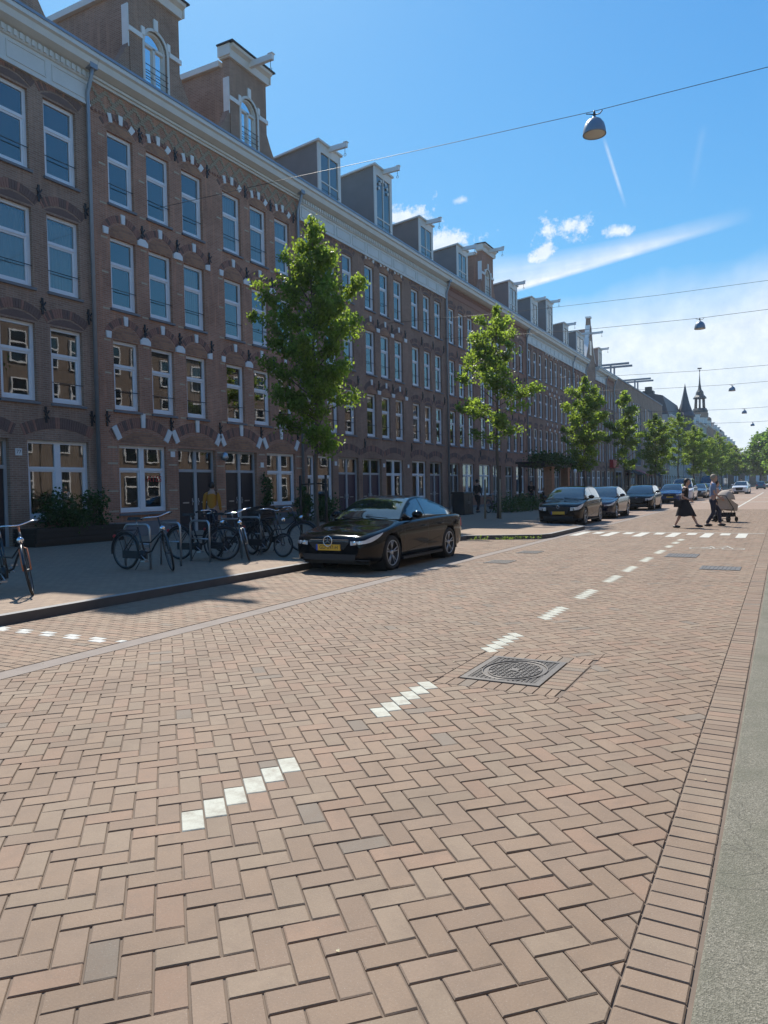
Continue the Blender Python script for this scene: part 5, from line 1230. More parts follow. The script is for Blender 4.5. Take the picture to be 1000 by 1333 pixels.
    if crate:
        b = MB(); b.T = ST; x0, x1, y0, y1, z0 = .42, .86, -.22, .22, .80; b.box(x0,x1,y0,y1,z0,z0+.015)
        for k in range(3):
            z = z0+.03+k*.085
            for q in ((x0,x1,y0,y0+.012),(x0,x1,y1-.012,y1),(x0,x0+.012,y0+.012,y1-.012),(x1-.012,x1,y0+.012,y1-.012)): b.box(*q, z, z+.065)
        for cx in (x0+.006,x1-.03):
            for cy in (y0+.013,y1-.037): b.box(cx, cx+.024, cy, cy+.024, z0+.015, z0+.27)
        b.build('front_crate', 'wood_dark' if crate is True else crate, t)
    if basket: b = MB(); b.T = Matrix.Identity(4); b.box(-.8,-.42,-.24,-.075,.45,.74); b.box(-.8,-.42,.075,.24,.45,.74); b.build('pannier', basket, t)
    return t
bicycle('large dark bicycle with reddish front fork cut off by the left edge', (-10.02, 6.88, .12), R(-8), R(-32), fork='orange_paint', wheel_r=.36)
bicycle('black bicycle with handlebar turned in the leftmost hoop rack', (-10.34, 9.86, .12), R(0), R(-38))
bicycle('dark bicycle standing left of the upright silver-forked bicycle', (-10.75, 11.75, .12), R(6), R(25), frame='iron')
bicycle('bicycle with bright silver fork leaning toward the kerb right of the yellow jacket', (-10.2, 12.0, .12), R(-12), R(-42), fork='steel', step=False)
bicycle('small-wheeled dark folding bicycle between the hoop racks and the black coupe', (-9.95, 12.95, .12), R(-15), R(15), wheel_r=.26, mud=False, step=False)
bicycle('dark bicycle with wide steel handlebar behind the farthest hoop rack', (-11.2, 13.6, .12), R(4), R(-15), crate='iron')
bicycle('black bicycle closest to the front left corner of the black coupe', (-10.35, 14.0, .12), R(10), R(20), frame='iron', basket='cloth_black')
bicycle('dark bicycle standing by the dark violet doors beyond the nearest tree', (-17.6, 30.9, .12), R(95), R(25))
bicycle('dark bicycle leaning by the walking person in dark clothes', (-13.9, 38.2, .12), R(80), R(10))
# ------------------------------------------------------------------ cars
def smooth_interp(keys, x):
    if x <= keys[0][0]: return keys[0][1]
    if x >= keys[-1][0]: return keys[-1][1]
    n = len(keys)
    for i in range(n-1):
        x0, y0 = keys[i]; x1, y1 = keys[i+1]
        if x0 <= x <= x1:
            def sl(k):
                if k == 0 : return (keys[1][1]-keys[0][1])/(keys[1][0]-keys[0][0])
                if k == n-1: return (keys[-1][1]-keys[-2][1])/(keys[-1][0]-keys[-2][0])
                a = (keys[k][1]-keys[k-1][1])/(keys[k][0]-keys[k-1][0]); b_ = (keys[k+1][1]-keys[k][1])/(keys[k+1][0]-keys[k][0])
                return 0 if a*b_ <= 0 else 2*a*b_/(a+b_)
            h = x1-x0; u = (x-x0)/h; m0, m1 = sl(i)*h, sl(i+1)*h
            return (2*u**3-3*u*u+1)*y0+(u**3-2*u*u+u)*m0+(-2*u**3+3*u*u)*y1+(u**3-u*u)*m1
def car(label, loc, rz, paint, L=4.63, W=1.78, Hh=1.43, wb=2.70, fo=.93, kind='coupe', detail=2, group=None, plate=True, txt=None, star=False, rim='alloy', wr=.33, name='parked_car'):
    t = thing(name, label, 'car', loc, rz, group); hw = W/2; f1 = fo; f2 = fo+wb
    hz = {'coupe': .78, 'hatch': .88, 'suv': 1.0, 'sedan': .82, 'van': 1.05}[kind]; belt = {'coupe': .93, 'hatch': .98, 'suv': 1.08, 'sedan': .95, 'van': 1.15}[kind]
    cowl = {'coupe': 1.42, 'hatch': 1.05, 'suv': 1.2, 'sedan': 1.35, 'van': .7}[kind]
    tail = {'coupe': .98, 'hatch': 1.02, 'suv': 1.1, 'sedan': 1.02, 'van': 1.15}[kind]
    rb = {'coupe': L-.62, 'hatch': L-.16, 'suv': L-.18, 'sedan': L-.72, 'van': L-.05}[kind]       # rear glass base
    wk_ = [(0,.72*hw),(.07,.84*hw),(.22,.93*hw),(.5,.985*hw),(1.1,hw),(L-1.0,hw),(L-.45,.97*hw),(L-.12,.88*hw),(L,.76*hw)]
    tk = [(0,hz-.18),(.04,hz-.12),(.12,hz-.07),(.3,hz-.02),(.9,hz+.06),(cowl,belt+.02),(rb,tail-.005),(L-.14,tail-.03),(L-.04,tail-.13),(L,tail-.35)]
    sk = [(0,hz-.22),(.06,hz-.17),(.2,hz-.115),(.5,hz-.05),(cowl,belt-.06),(rb,belt+.0),(L-.15,belt-.04),(L,.6)]
    zb_ = [(0,.30),(.05,.22),(.5,.17),(f1,.2),(f2,.2),(L-.4,.22),(L,.34)]
    ys = []; y = 0
    while y < L: ys.append(y); y += .02 if (y < .3 or y > L-.2) else (.035 if detail > 1 else .07)
    ys.append(L); NS = 26 if detail > 1 else 18
    def section(y):
        w_ = smooth_interp(wk_, y); zt = smooth_interp(tk, y); zs = min(smooth_interp(sk, y), zt-.01); zb = smooth_interp(zb_, y)
        key = [(0,(w_*.80,zb)),(.10,(w_*.955,zb+.05)),(.26,(w_*.985,zb+(zs-zb)*.38)),(.42,(w_*1.0,zb+(zs-zb)*.66)),(.52,(w_*.985,zs-.05)),(.60,(w_*.965,zs)),(.68,(w_*.86,zs+(zt-zs)*.55)),(.80,(w_*.6,zt-.015)),(1,(0,zt+.005))]
        return [(smooth_interp([(k,v[0]) for k,v in key], s/(NS-1)), smooth_interp([(k,v[1]) for k,v in key], s/(NS-1))) for s in range(NS)]
    secs = [section(y) for y in ys]; wheels_y = (f1, f2); ar_ = wr+.055
    groups = {'body': [], 'headlight': [], 'grille': [], 'lower_grille': [], 'tail_light': []}
    V = []
    for i, y in enumerate(ys):
        for (x, z) in secs[i]: V.append([x, y, z])
    n1 = len(V); V += [[-v[0], v[1], v[2]] for v in V]
    def cls(c, k):
        x, y, z = abs(c[0]), c[1], c[2]
        if x > hw*.62:
            for wy in wheels_y:
                if math.hypot(y-wy, z-wr) < ar_: return None
        if y > L-.30 and x > hw*.55 and tail-.30 < z < tail-.13: return 'tail_light'
        return 'body'
    lists = {k: {-1: [], 1: [], 0: []} for k in groups}
    for sd in (0, 1):
        for i in range(len(ys)-1):
            for s in range(NS-1):
                q = (i*NS+s, i*NS+s+1, (i+1)*NS+s+1, (i+1)*NS+s); q = tuple(a+sd*n1 for a in q)
                c = [sum(V[a][k] for a in q)/4 for k in range(3)]; k_ = cls(c, (s+.5)/(NS-1))
                if k_ is None: continue
                if sd: q = q[::-1]
                lists[k_][(1 if not sd else -1) if k_ in ('headlight', 'tail_light') else 0].append(q)
    # snap arch rims
    for v in V:
        if abs(v[0]) > hw*.62:
            for wy in wheels_y:
                d = math.hypot(v[1]-wy, v[2]-wr)
                if 0 < abs(d-ar_) < .026: v[1] = wy+(v[1]-wy)*ar_/d; v[2] = wr+(v[2]-wr)*ar_/d
    capf = tuple(range(NS))+tuple(n1+s for s in range(NS-1, -1, -1)); lists['body'][0].append(capf); k0 = (len(ys)-1)*NS
    lists['body'][0].append(tuple(k0+s for s in range(NS))[::-1]+tuple(n1+k0+s for s in range(NS)))
    def emit(nm, faces, m_, par=None):
        if not faces: return None
        used = sorted({a for f in faces for a in f}); mp_ = {a: i for i, a in enumerate(used)}
        me = bpy.data.meshes.new(nm); me.from_pydata([V[a] for a in used], [], [tuple(mp_[a] for a in f) for f in faces]); me.materials.append(MATS[m_])
        bm = bmesh.new(); bm.from_mesh(me); bmesh.ops.remove_doubles(bm, verts=bm.verts, dist=.0008); bmesh.ops.recalc_face_normals(bm, faces=bm.faces); bm.to_mesh(me); bm.free()
        me.polygons.foreach_set('use_smooth', [len(p.vertices) < 6 for p in me.polygons]); return link(nm, me, par or t)
    body = emit('body', lists['body'][0], paint)
    for sd in (-1, 1): emit('tail_light', lists['tail_light'][sd], 'red_sign')
    b = MB(); g0, g1_ = (.45, hz-.155); b.prism([(-hw*.36,g0),(hw*.36,g0),(hw*.50,g1_-.05),(hw*.47,g1_),(-hw*.47,g1_),(-hw*.50,g1_-.05)], 'y', -.012, .06)
    for k in range(4): b.box(-hw*.42, hw*.42, -.02, -.0125, g0+.03+k*.035, g0+.038+k*.035)
    b.build('grille', 'plastic_dark', t); b = MB(); b.prism([(-hw*.62,.25),(hw*.62,.25),(hw*.66,.36),(-hw*.66,.36)], 'y', -.010, .05); b.build('lower_grille', 'plastic_dark', t)
    # greenhouse
    rt0 = {'coupe': cowl+.80, 'hatch': cowl+.85, 'suv': cowl+.75, 'sedan': cowl+.82, 'van': cowl+.75}[kind]; rt1 = {'coupe': L-1.75, 'hatch': L-.75, 'suv': L-.75, 'sedan': L-1.55, 'van': L-.25}[kind]
    zk = [(cowl-.02, belt+.0), (cowl+(rt0-cowl)*.5, belt+(Hh-.04-belt)*.62), (rt0, Hh-.035), ((rt0+rt1)/2, Hh), (rt1, Hh-.05), ((rt1+rb)/2, tail+(Hh-.05-tail)*.60), (rb+.02, tail)]
    gy = np.linspace(cowl, rb, 64 if detail > 1 else 36); V = []; NG = 20
    for y in gy:
        w0 = smooth_interp(wk_, y)*.925; zt = smooth_interp(zk, y); z0 = smooth_interp(tk, y)-.035; hgt = max(.004, zt-z0); u = hgt/(Hh-belt)
        fr_ = 1-min(1, (y-cowl)/.35)*1; bk = 1-min(1, (rb-y)/.4); w1 = w0*(1-.24*min(1, u)-.03); wbse = w0*(1-.08*fr_-.1*bk)
        for s in range(NG):
            q = s/(NG-1)
            if q < .5: k = q/.5; x = wbse+(w1-wbse)*k**1.15; z = z0+hgt*.91*k
            else: k = (q-.5)/.5; x = w1*(1-k**1.0)*(1-.0*k); x = w1*math.cos(k*PI/2)**.62 if k < 1 else 0; z = z0+hgt*(.91+.09*math.sin(k*PI/2))
            V.append([x, y, z])
    n1 = len(V); V += [[-v[0], v[1], v[2]] for v in V]; gl = {k: [] for k in ('roof', 'windscreen', 'rear_window', 'sl', 'sr')}
    doors = {'coupe': (f1+.62+.95,), 'sedan': (f1+.6+.95,), 'hatch': (f1+.55+.95,), 'suv': (f1+.6+.95,), 'van': (f1+.5,)}[kind]
    for sd in (0, 1):
        for i in range(len(gy)-1):
            for s in range(NG-1):
                q = tuple(a+sd*n1 for a in (i*NG+s, i*NG+s+1, (i+1)*NG+s+1, (i+1)*NG+s)); q = q if not sd else q[::-1]
                ym = (gy[i]+gy[i+1])/2; k = (s+.5)/(NG-1); z = sum(V[a][2] for a in q)/4; x = abs(sum(V[a][0] for a in q)/4); w0 = smooth_interp(wk_, ym)
                g_ = 'roof'
                if k > .5 and ym < rt0-.03 and x < w0*.925*(1-.24*min(1,(z-belt)/(Hh-belt)))-.065: g_ = 'windscreen'
                elif k > .5 and ym > rt1+.06 and x < w0*.80: g_ = 'rear_window'
                elif k < .47 and .04 < k and cowl+.30 < ym < rb-.28 and all(abs(ym-d) > .035 for d in doors):
                    zt = smooth_interp(zk, ym)
                    if zt-z > .075: g_ = 'sl' if sd else 'sr'
                gl[g_].append(q)
    emit('roof', gl['roof'], paint); emit('windscreen', gl['windscreen'], 'car_glass'); emit('rear_window', gl['rear_window'], 'car_glass'); emit('side_windows', gl['sl'], 'car_glass'); emit('side_windows', gl['sr'], 'car_glass')
    b = MB(); b.box(-hw*.80, hw*.80, .25, L-.25, .16, .55)
    for wy in wheels_y: pass
    b.build('underbody', 'plastic_dark', t)
    # wheels
    for wy in wheels_y:
        for sd in (-1, 1):
            xo = sd*(hw-.015); xi = sd*(hw-.22); a_, c_ = (xi, xo)
            b = MB(); s1 = sd
            b.lathe([(wr-.10, xi), (wr-.02, xi), (wr, xi+s1*.03), (wr, xo-s1*.03), (wr-.018, xo), (wr-.085, xo-s1*.004), (wr-.10, xo-s1*.03)], (0, wy, wr), 'x', 32, cap=False); w_ = b.build('wheel', 'black_rubber', t)
            b = MB(); b.lathe([(wr-.085, xo-s1*.006), (wr-.105, xo-s1*.02), (wr-.115, xo-s1*.07), (.03, xo-s1*.085), (0, xo-s1*.085)], (0, wy, wr), 'x', 28, cap=False); b.build('brake', 'iron', w_)
            b = MB(); b.torus((xo-s1*.012, wy, wr), wr-.095, .011, 'x', 32, 6)
            n = 5 if detail > 1 else 6
            for k in range(n):
                for da_ in ((-.16, .16) if detail > 1 else (0,)):
                    a = 2*PI*k/n+.3; p0 = (xo-s1*.035, wy+.05*math.cos(a), wr+.05*math.sin(a)); p1 = (xo-s1*.016, wy+(wr-.10)*math.cos(a+da_), wr+(wr-.10)*math.sin(a+da_)); b.tube([p0, p1], [.014, .011] if detail > 1 else [.028, .02], 5)
            b.lathe([(.05, xo-s1*.05), (.05, xo-s1*.02), (.03, xo-s1*.012), (0, xo-s1*.012)], (0, wy, wr), 'x', 16, cap=False); b.build('rim', rim, w_)
            b = MB(); b.lathe([(ar_+.004, sd*(hw*.60)), (ar_+.004, sd*(hw-.03))], (0, wy, wr), 'x', 28, cap=False); b.build('wheel_arch', 'plastic_dark', t)
    # mirrors, plate, handles, seams, wipers
    for sd in (-1, 1):
        b = MB(); b.T = Matrix.Translation((sd*(hw+.07), cowl+.38, belt+.09)) @ Matrix.Diagonal((1, .55, .62, 1)); b.ball((0,0,0), .12, 14, 10); b.T = None; b.tube([(sd*(hw-.1), cowl+.42, belt+.0), (sd*(hw+.02), cowl+.40, belt+.06)], .022, 6); b.build('wing_mirror', paint, t)
    if plate:
        b = MB(); b.box(-.26,.26,-.035,.05,.43,.54); p_ = b.build('number_plate', 'plate_yellow', t); b = MB(); b.box(-.26,-.222,-.038,-.036,.43,.54); b.build('plate_band', 'plate_blue', p_)
        if txt: me = text_mesh(txt, .092, 'iron', .001); o = link('plate_lettering', me, p_); o.rotation_euler = (R(90), 0, 0); o.location = (.018, -.038, .485)
    def side(y, z):
        sc_ = section(y); 
        for j in range(len(sc_)-1):
            if sc_[j][1] <= z <= sc_[j+1][1] and j > 1: f = (z-sc_[j][1])/max(1e-5, sc_[j+1][1]-sc_[j][1]); return sc_[j][0]*(1-f)+sc_[j+1][0]*f
        return hw
    for sd in (-1, 1):      # headlamps follow the wing from the grille back to the wheel arch
        b = MB(); b.smooth = True; vs = []; cols = []; hb = 0 if kind in ('coupe', 'sedan') else .06
        for u in (0, .33, .66, 1.): cols.append((sd*hw*(.53+.21*u), -.004+.006*u, hz-.235-.02*(1-u)-hb, hz-.18))
        ny = 9
        for q in range(1, ny+1):
            y = .02+.53*q/ny; zs_ = smooth_interp(sk, y); zl = hz-.23-hb+(zs_-(hz-.23-hb))*(q/ny)*.92; zh = zs_-.004
            cols.append((None, y, zl, zh))
        for (x, y, zl, zh) in cols:
            for j in range(5):
                z = zl+(zh-zl)*j/4
                vs.append((x, y, z) if x is not None else (sd*(side(y, z)+.006), y-.003, z))
        b.add(vs, [(i*5+j, i*5+j+1, (i+1)*5+j+1, (i+1)*5+j) for i in range(len(cols)-1) for j in range(4)]); b.build('headlight', 'lamp_glass', t)
    if detail > 1:
        for sd in (-1, 1):
            b = MB()
            for yd in (f1+.50, doors[0], f2-.38):
                zz = np.linspace(.28, belt-.07, 12); b.tube([(sd*(side(yd+(.12 if yd > doors[0]+.1 else 0)*(z-.3), z)-.0035), yd+(.12 if yd > doors[0]+.1 else 0)*(z-.3), z) for z in zz], .0055, 4)
            b.build('door_seams', 'iron', t)
            for yd in (doors[0]-.22, f2-.50):
                b = MB(); x = side(yd, belt-.16); b.tube([(sd*(x-.005),yd-.1,belt-.15),(sd*(x+.03),yd-.06,belt-.148),(sd*(x+.03),yd+.06,belt-.146),(sd*(x-.005),yd+.1,belt-.145)], .011, 6); b.build('door_handle', paint, t)
            b = MB(); b.box(min(sd*hw*.93,sd*(hw+.0)), max(sd*hw*.93,sd*(hw+.0)), f1+.42, f2-.42, .17, .22); b.build('side_skirt', 'plastic_dark', t)
            b = MB(); b.tube([(sd*(side(y,.30+.12*(y-f1-.5))+.002), y, .30+.12*(y-f1-.5)) for y in np.linspace(f1+.5, f2-.5, 10)], .006, 4); b.build('door_crease', paint, t)
        b = MB(); b.tube([(.5,cowl-.04,belt+.03),(-.05,cowl+.06,belt+.065)], .009, 5); b.build('wiper', 'plastic_dark', t)
        b = MB(); b.tube([(-.05,cowl-.05,belt+.03),(-.6,cowl+.05,belt+.06)], .009, 5); b.build('wiper', 'plastic_dark', t)
        for sd in (-1, 1):
            b = MB()
            for k in range(2): b.T = Matrix.Translation((sd*(hw*.62+.10*k), -.012+.02*k, hz-.208)); b.lathe([(.034,.02),(.030,.0),(.0,.01)], (0,0,0), 'y', 14, cap=False)
            b.build('lamp_lens', 'chrome', t)
        for sd in (-1, 1):
            b = MB(); b.box(min(sd*.55,sd*.84), max(sd*.55,sd*.84), .0, .05, .245, .26); b.build('bumper_fin', 'plastic_dark', t)
    if star:
        b = MB(); b.box(-hw*.50, -.11, -.02, .03, .588, .602); b.box(.11, hw*.50, -.02, .03, .588, .602); b.build('grille_bar', 'chrome', t)
        b = MB(); b.torus((0,-.035,.60), .092, .009, 'y', 32, 6)
        for k in range(3):
            a = PI/2+k*2*PI/3; b.prism([(math.cos(a)*.088, .60+math.sin(a)*.088), (math.cos(a+1.05)*.016, .60+math.sin(a+1.05)*.016), (0,.60), (math.cos(a-1.05)*.016, .60+math.sin(a-1.05)*.016)], 'y', -.042, -.03)
        b.build('emblem', 'chrome', t)
    elif kind != 'van':
        b = MB(); b.torus((0,-.01,hz-.17), .05, .009, 'y', 20, 6); b.build('emblem', 'chrome', t)
        b = MB(); b.box(-hw*.46, -.06, -.01, .04, hz-.176, hz-.164); b.box(.06, hw*.46, -.01, .04, hz-.176, hz-.164); b.build('grille_bar', 'chrome' if detail > 1 else 'steel', t)
    if kind == 'suv' or kind == 'hatch':
        for sd in (-1, 1): b = MB(); b.tube([(sd*hw*.62, rt0+.1, Hh-.015), (sd*hw*.62, rt1, Hh-.015)], .014, 5); b.build('roof_rail', 'plastic_dark', t)
    return t
pc = 'cars parked along the left kerb facing the camera'
car('black four-door coupe with star emblem and yellow plate parked by the left kerb', (-7.38, 11.45, 0), 0, 'car_black', 4.63, 1.76, 1.40, 2.70, .90, 'coupe', 2, pc, True, 'GD-297-H', True)
car('black hatchback parked second behind the coupe, after the pushed-out kerb', (-7.6, 28.0, 0), 0, 'car_black', 4.2, 1.76, 1.50, 2.6, .85, 'hatch', 2, pc)
car('very dark blue sedan parked right behind the black hatchback', (-7.55, 33.7, 0), 0, 'car_navy', 4.6, 1.8, 1.46, 2.76, .85, 'sedan', 1, pc, False)
car('black hatchback parked third in the row beyond the crossing, without roof box', (-7.5, 44.6, 0), 0, 'car_black', 4.2, 1.78, 1.47, 2.6, .85, 'hatch', 1, pc, False)
car('blue estate car parked just left of the walking woman', (-7.6, 59.5, 0), 0, 'car_blue', 4.5, 1.8, 1.5, 2.7, .85, 'hatch', 1, pc, True)
car('white van parked behind the blue car, its roof showing above', (-7.7, 67.5, 0), 0, 'car_white', 4.9, 1.9, 1.95, 2.9, .8, 'van', 1, pc, False)
car('grey car parked between the walking woman and the walking man', (-7.5, 78, 0), 0, 'car_grey', 4.4, 1.78, 1.46, 2.6, .85, 'hatch', 1, pc, False)
car('silver car parked farther on between the two walking people', (-7.5, 85, 0), 0, 'car_silver', 4.4, 1.78, 1.46, 2.6, .85, 'hatch', 1, pc, False)
car('dark car parked beyond the silver one, left of the white oncoming car', (-7.6, 98, 0), 0, 'car_navy', 4.4, 1.78, 1.46, 2.6, .85, 'sedan', 1, pc, False)
car('tall dark blue van parked behind the walking man', (-7.7, 92, 0), 0, 'car_teal', 5.0, 1.95, 2.35, 3.0, .85, 'van', 1, pc, False)
car('white sport utility car driving towards the camera beyond the stroller', (-4.9, 103, 0), R(-4), 'car_white', 4.5, 1.85, 1.62, 2.7, .9, 'suv', 1, None, False, name='oncoming_car')
car('small teal car driving away near the street end', (-3.9, 165, 0), PI, 'car_teal', 3.9, 1.7, 1.6, 2.4, .8, 'hatch', 1, None, False, name='driving_car')
car('white car near the right edge at the street end', (-3.3, 196, 0), 0, 'car_white', 4.4, 1.8, 1.5, 2.6, .85, 'hatch', 1, None, False, name='driving_car')
car('dark blue car at the right edge near the street end', (-1.7, 172, 0), PI, 'car_blue', 4.4, 1.8, 1.5, 2.6, .85, 'sedan', 1, None, False, name='driving_car')
# shop awning and terrace signs over the pavement
for i, (y, m_, l) in enumerate(((104, 'cloth_black', 'dark shop awning nearest the red sign under the modern block'), (112, 'red_sign', 'red shop awning under the modern block'), (122, 'cloth_navy', 'navy shop awning at the far part of the modern block'))):
    b = MB(); b.prism([(XF+.05,3.6),(XF+1.6,2.9),(XF+1.6,2.75),(XF+1.57,2.75),(XF+1.57,2.87),(XF+.05,3.55)], 'y', y, y+5.5); o = b.build('awning', m_); tag(o, l, 'awning', 'shop awnings')
# ------------------------------------------------------------------ people
def skin_mesh(pts, edges, radii, root=0, sub=2):
    me = bpy.data.meshes.new('sk'); me.from_pydata(pts, edges, []); o = bpy.data.objects.new('sk', me); COL.objects.link(o)
    o.modifiers.new('s', 'SKIN'); sv = me.skin_vertices[0].data
    for i, r in enumerate(radii): sv[i].radius = r if isinstance(r, tuple) else (r, r); sv[i].use_root = (i == root)
    m = o.modifiers.new('u', 'SUBSURF'); m.levels = sub; m.render_levels = sub
    out = bake(o); bpy.data.objects.remove(o); bpy.data.meshes.remove(me)
    for p in out.polygons: p.use_smooth = True
    return out
def mesh_obj(name, me, mname, parent):
    me.materials.clear(); me.materials.append(MATS[mname]); me.name = name
    return link(name, me, parent)
def limb_fix(a, b, l1, l2, bend):
    """joint position between a and b for segment lengths l1, l2, bent towards `bend`"""
    a, b, bend = Vector(a), Vector(b), Vector(bend); d = b-a; L = min(d.length, (l1+l2)*.999); u = d.normalized()
    x = (L*L+l1*l1-l2*l2)/(2*L); h = math.sqrt(max(0, l1*l1-x*x)); n = (bend-u*bend.dot(u)).normalized(); return a+u*x+n*h
def person(label, loc, rz, H_=1.75, feet=((.25,.1),(-.25,-.1)), hands=None, lean=0., top='cloth_black', legs='cloth_black', sleeves='long', skirt=None, hair='hair_dark', hairlen=0, head_turn=0, headpitch=0, group=None, seated=False, cap=None, shoe='shoe_black', female=False, heel=(0,0)):
    """local frame: +x forward, y left; feet = (x, y) of the two ankles"""
    t = thing('person', label, 'person', loc, rz, group); k = H_/1.75; S = lambda *v: Vector([q*k for q in v])
    hipz = .93 if not seated else .50; pel = S(0, 0, hipz); fw = lean
    sp1 = pel+S(.03*fw+.02, 0, .17); ch = pel+S(.22*fw+.01, 0, .34); sh = pel+S(.42*fw, 0, .48); nk = pel+S(.47*fw+.01, 0, .56); hd = pel+S(.52*fw+.035, 0, .66); tp = pel+S(.53*fw+.03, 0, .76)
    hw = .165 if female else .185
    P = [pel, sp1, ch, sh, nk, hd, tp]; E = [(0,1),(1,2),(2,3),(3,4),(4,5),(5,6)]
    rad = [(.145*k,.10*k),(.125*k,.09*k),(.15*k,.105*k),(.12*k,.08*k),(.052*k,.055*k),(.075*k,.09*k),(.062*k,.075*k)]
    J = {}
    for s, (sy, nm) in enumerate(((1, 'L'), (-1, 'R'))):
        shp = sh+S(0, sy*hw, -.02)
        ha = hands[s] if hands else (.08, sy*(hw+.07), hipz-.12)
        ha = S(*ha); d = ha-shp; mx = .53*k
        if d.length > mx: ha = shp+d.normalized()*mx
        elb = limb_fix(shp, ha, .28*k, .255*k, (-1, sy*.25, -.2))
        J['sh'+nm], J['el'+nm], J['ha'+nm] = shp, elb, ha
        i0 = len(P); P += [shp, elb, ha]; E += [(3, i0), (i0, i0+1), (i0+1, i0+2)]; rad += [.052*k, .040*k, (.024*k, .032*k)]
        fd = (ha-elb).normalized(); palm = ha+fd*.075*k; P.append(palm); E.append((i0+2, i0+3)); rad.append((.017*k, .036*k))
        side_ = fd.cross(Vector((1, 0, 0))).normalized() if abs(fd.x) < .9 else Vector((0, 1, 0))
        J['palm'+nm] = palm; J['fd'+nm] = fd
        hp = pel+S(0, sy*.09, -.05); an = S(feet[s][0], feet[s][1] if feet[s][1] is not None else sy*.09, .09+heel[s])
        kn = limb_fix(hp, an, .43*k, .42*k, (1, sy*.05, .1)); i1 = len(P); toe = an+S(.13, sy*.02, -.045-heel[s]*.3)
        P += [hp, kn, an, toe]; E += [(0, i1), (i1, i1+1), (i1+1, i1+2), (i1+2, i1+3)]; rad += [.085*k, .055*k, .038*k, (.035*k, .025*k)]
        J['hp'+nm], J['kn'+nm], J['an'+nm], J['toe'+nm] = hp, kn, an, toe
    body = skin_mesh([tuple(p) for p in P], E, rad)
    # fingers, ears and nose joined to the same body mesh
    b = MB()
    for nm, sy in (('L', 1), ('R', -1)):
        pa, fd = J['palm'+nm], J['fd'+nm]; up = fd.cross(Vector((0, 1, 0))).normalized()
        for q, ln in zip((-.026, -.009, .009, .026), (.062, .074, .070, .052)):
            base = pa+up*q*k+fd*.005; inn = Vector((0, -sy, 0))
            b.tube([base-fd*.02, base+fd*ln*.5*k+inn*.006, base+fd*ln*.85*k+inn*.022*k, base+fd*ln*k+inn*.03*k], [.0095*k,.009*k,.008*k,.006*k], 6)
        th = pa-fd*.05*k+up*.03*k; b.tube([th, th+fd*.03*k+up*.022*k, th+fd*.062*k+up*.022*k-Vector((0, sy*.01, 0))], [.012*k,.010*k,.007*k], 6)
    HT = Matrix.Translation(hd) @ Matrix.Rotation(head_turn, 4, 'Z') @ Matrix.Rotation(headpitch, 4, 'Y'); b.T = HT
    b.ball((.0,0,.03*k), .098*k, 18, 14, (1.0,.80,1.18)); b.ball((.028*k,0,-.045*k), .06*k, 12, 8, (1,.85,.8))
    b.ball((.104*k,0,.005*k), .016*k, 8, 6, (1,.7,1.4)); b.ball((.0,.08*k,.0), .022*k, 8, 6, (.7,.35,1.3)); b.ball((.0,-.08*k,.0), .022*k, 8, 6, (.7,.35,1.3))
    me2 = b.mesh('x', 'skin'); bm = bmesh.new(); bm.from_mesh(body); bm.from_mesh(me2); bm.to_mesh(body); bm.free(); 
    for p in body.polygons: p.use_smooth = True
    bo = mesh_obj('body', body, 'skin', t)
    b = MB(); b.T = HT
    for sy in (-1, 1): b.ball((.090*k, sy*.032*k, .028*k), .0095*k, 8, 6)
    b.build('eyes', 'hair_dark', t); b = MB(); b.T = HT; b.ball((.092*k,0,-.038*k), .017*k, 8, 6, (.4,1,.35)); b.build('mouth', 'cloth_pink', t)
    b = MB(); b.T = HT; b.ball((-.018*k,0,.052*k), .106*k, 18, 12, (1.0,.86,1.06))
    if hairlen: b.ball((-.06*k,0,-.04*k-hairlen*.25), .085*k, 14, 10, (.6,1.0,1.0+hairlen*3.2))
    hm = b.build('hair', hair, t)
    # carve the face free: push the hair front back
    for v in hm.data.vertices:
        lc = HT.inverted() @ v.co
        if lc.x > .035*k and lc.z < .085*k: v.co = HT @ Vector((.02*k, lc.y*.92, lc.z))
    if cap: b = MB(); b.T = HT; b.ball((-.0,0,.075*k), .108*k, 16, 8, (1.02,.9,.72)); b.box(.07*k,.17*k,-.06*k,.06*k,.068*k,.078*k); b.build('cap', cap, t)
    # top
    P2 = [pel+S(0,0,-.03 if not seated else 0), sp1, ch, sh, sh+S(0,0,.045)]; E2 = [(0,1),(1,2),(2,3),(3,4)]; r2 = [(.158*k,.118*k),(.142*k,.108*k),(.168*k,.122*k),(.135*k,.095*k),(.07*k,.066*k)]
    for nm in 'LR':
        i0 = len(P2); fr_ = {'long': 1.0, 'short': .0, 'none': -1}[sleeves]
        if fr_ >= 0:
            P2 += [J['sh'+nm], J['sh'+nm].lerp(J['el'+nm], .75 if fr_ == 0 else 1)]; E2 += [(3, i0), (i0, i0+1)]; r2 += [.066*k, .056*k]
            if fr_ == 1: P2.append(J['el'+nm].lerp(J['ha'+nm], .93)); E2.append((i0+1, i0+2)); r2.append(.036*k)
    mesh_obj('jacket' if sleeves == 'long' else 'shirt', skin_mesh([tuple(p) for p in P2], E2, r2), top, t)
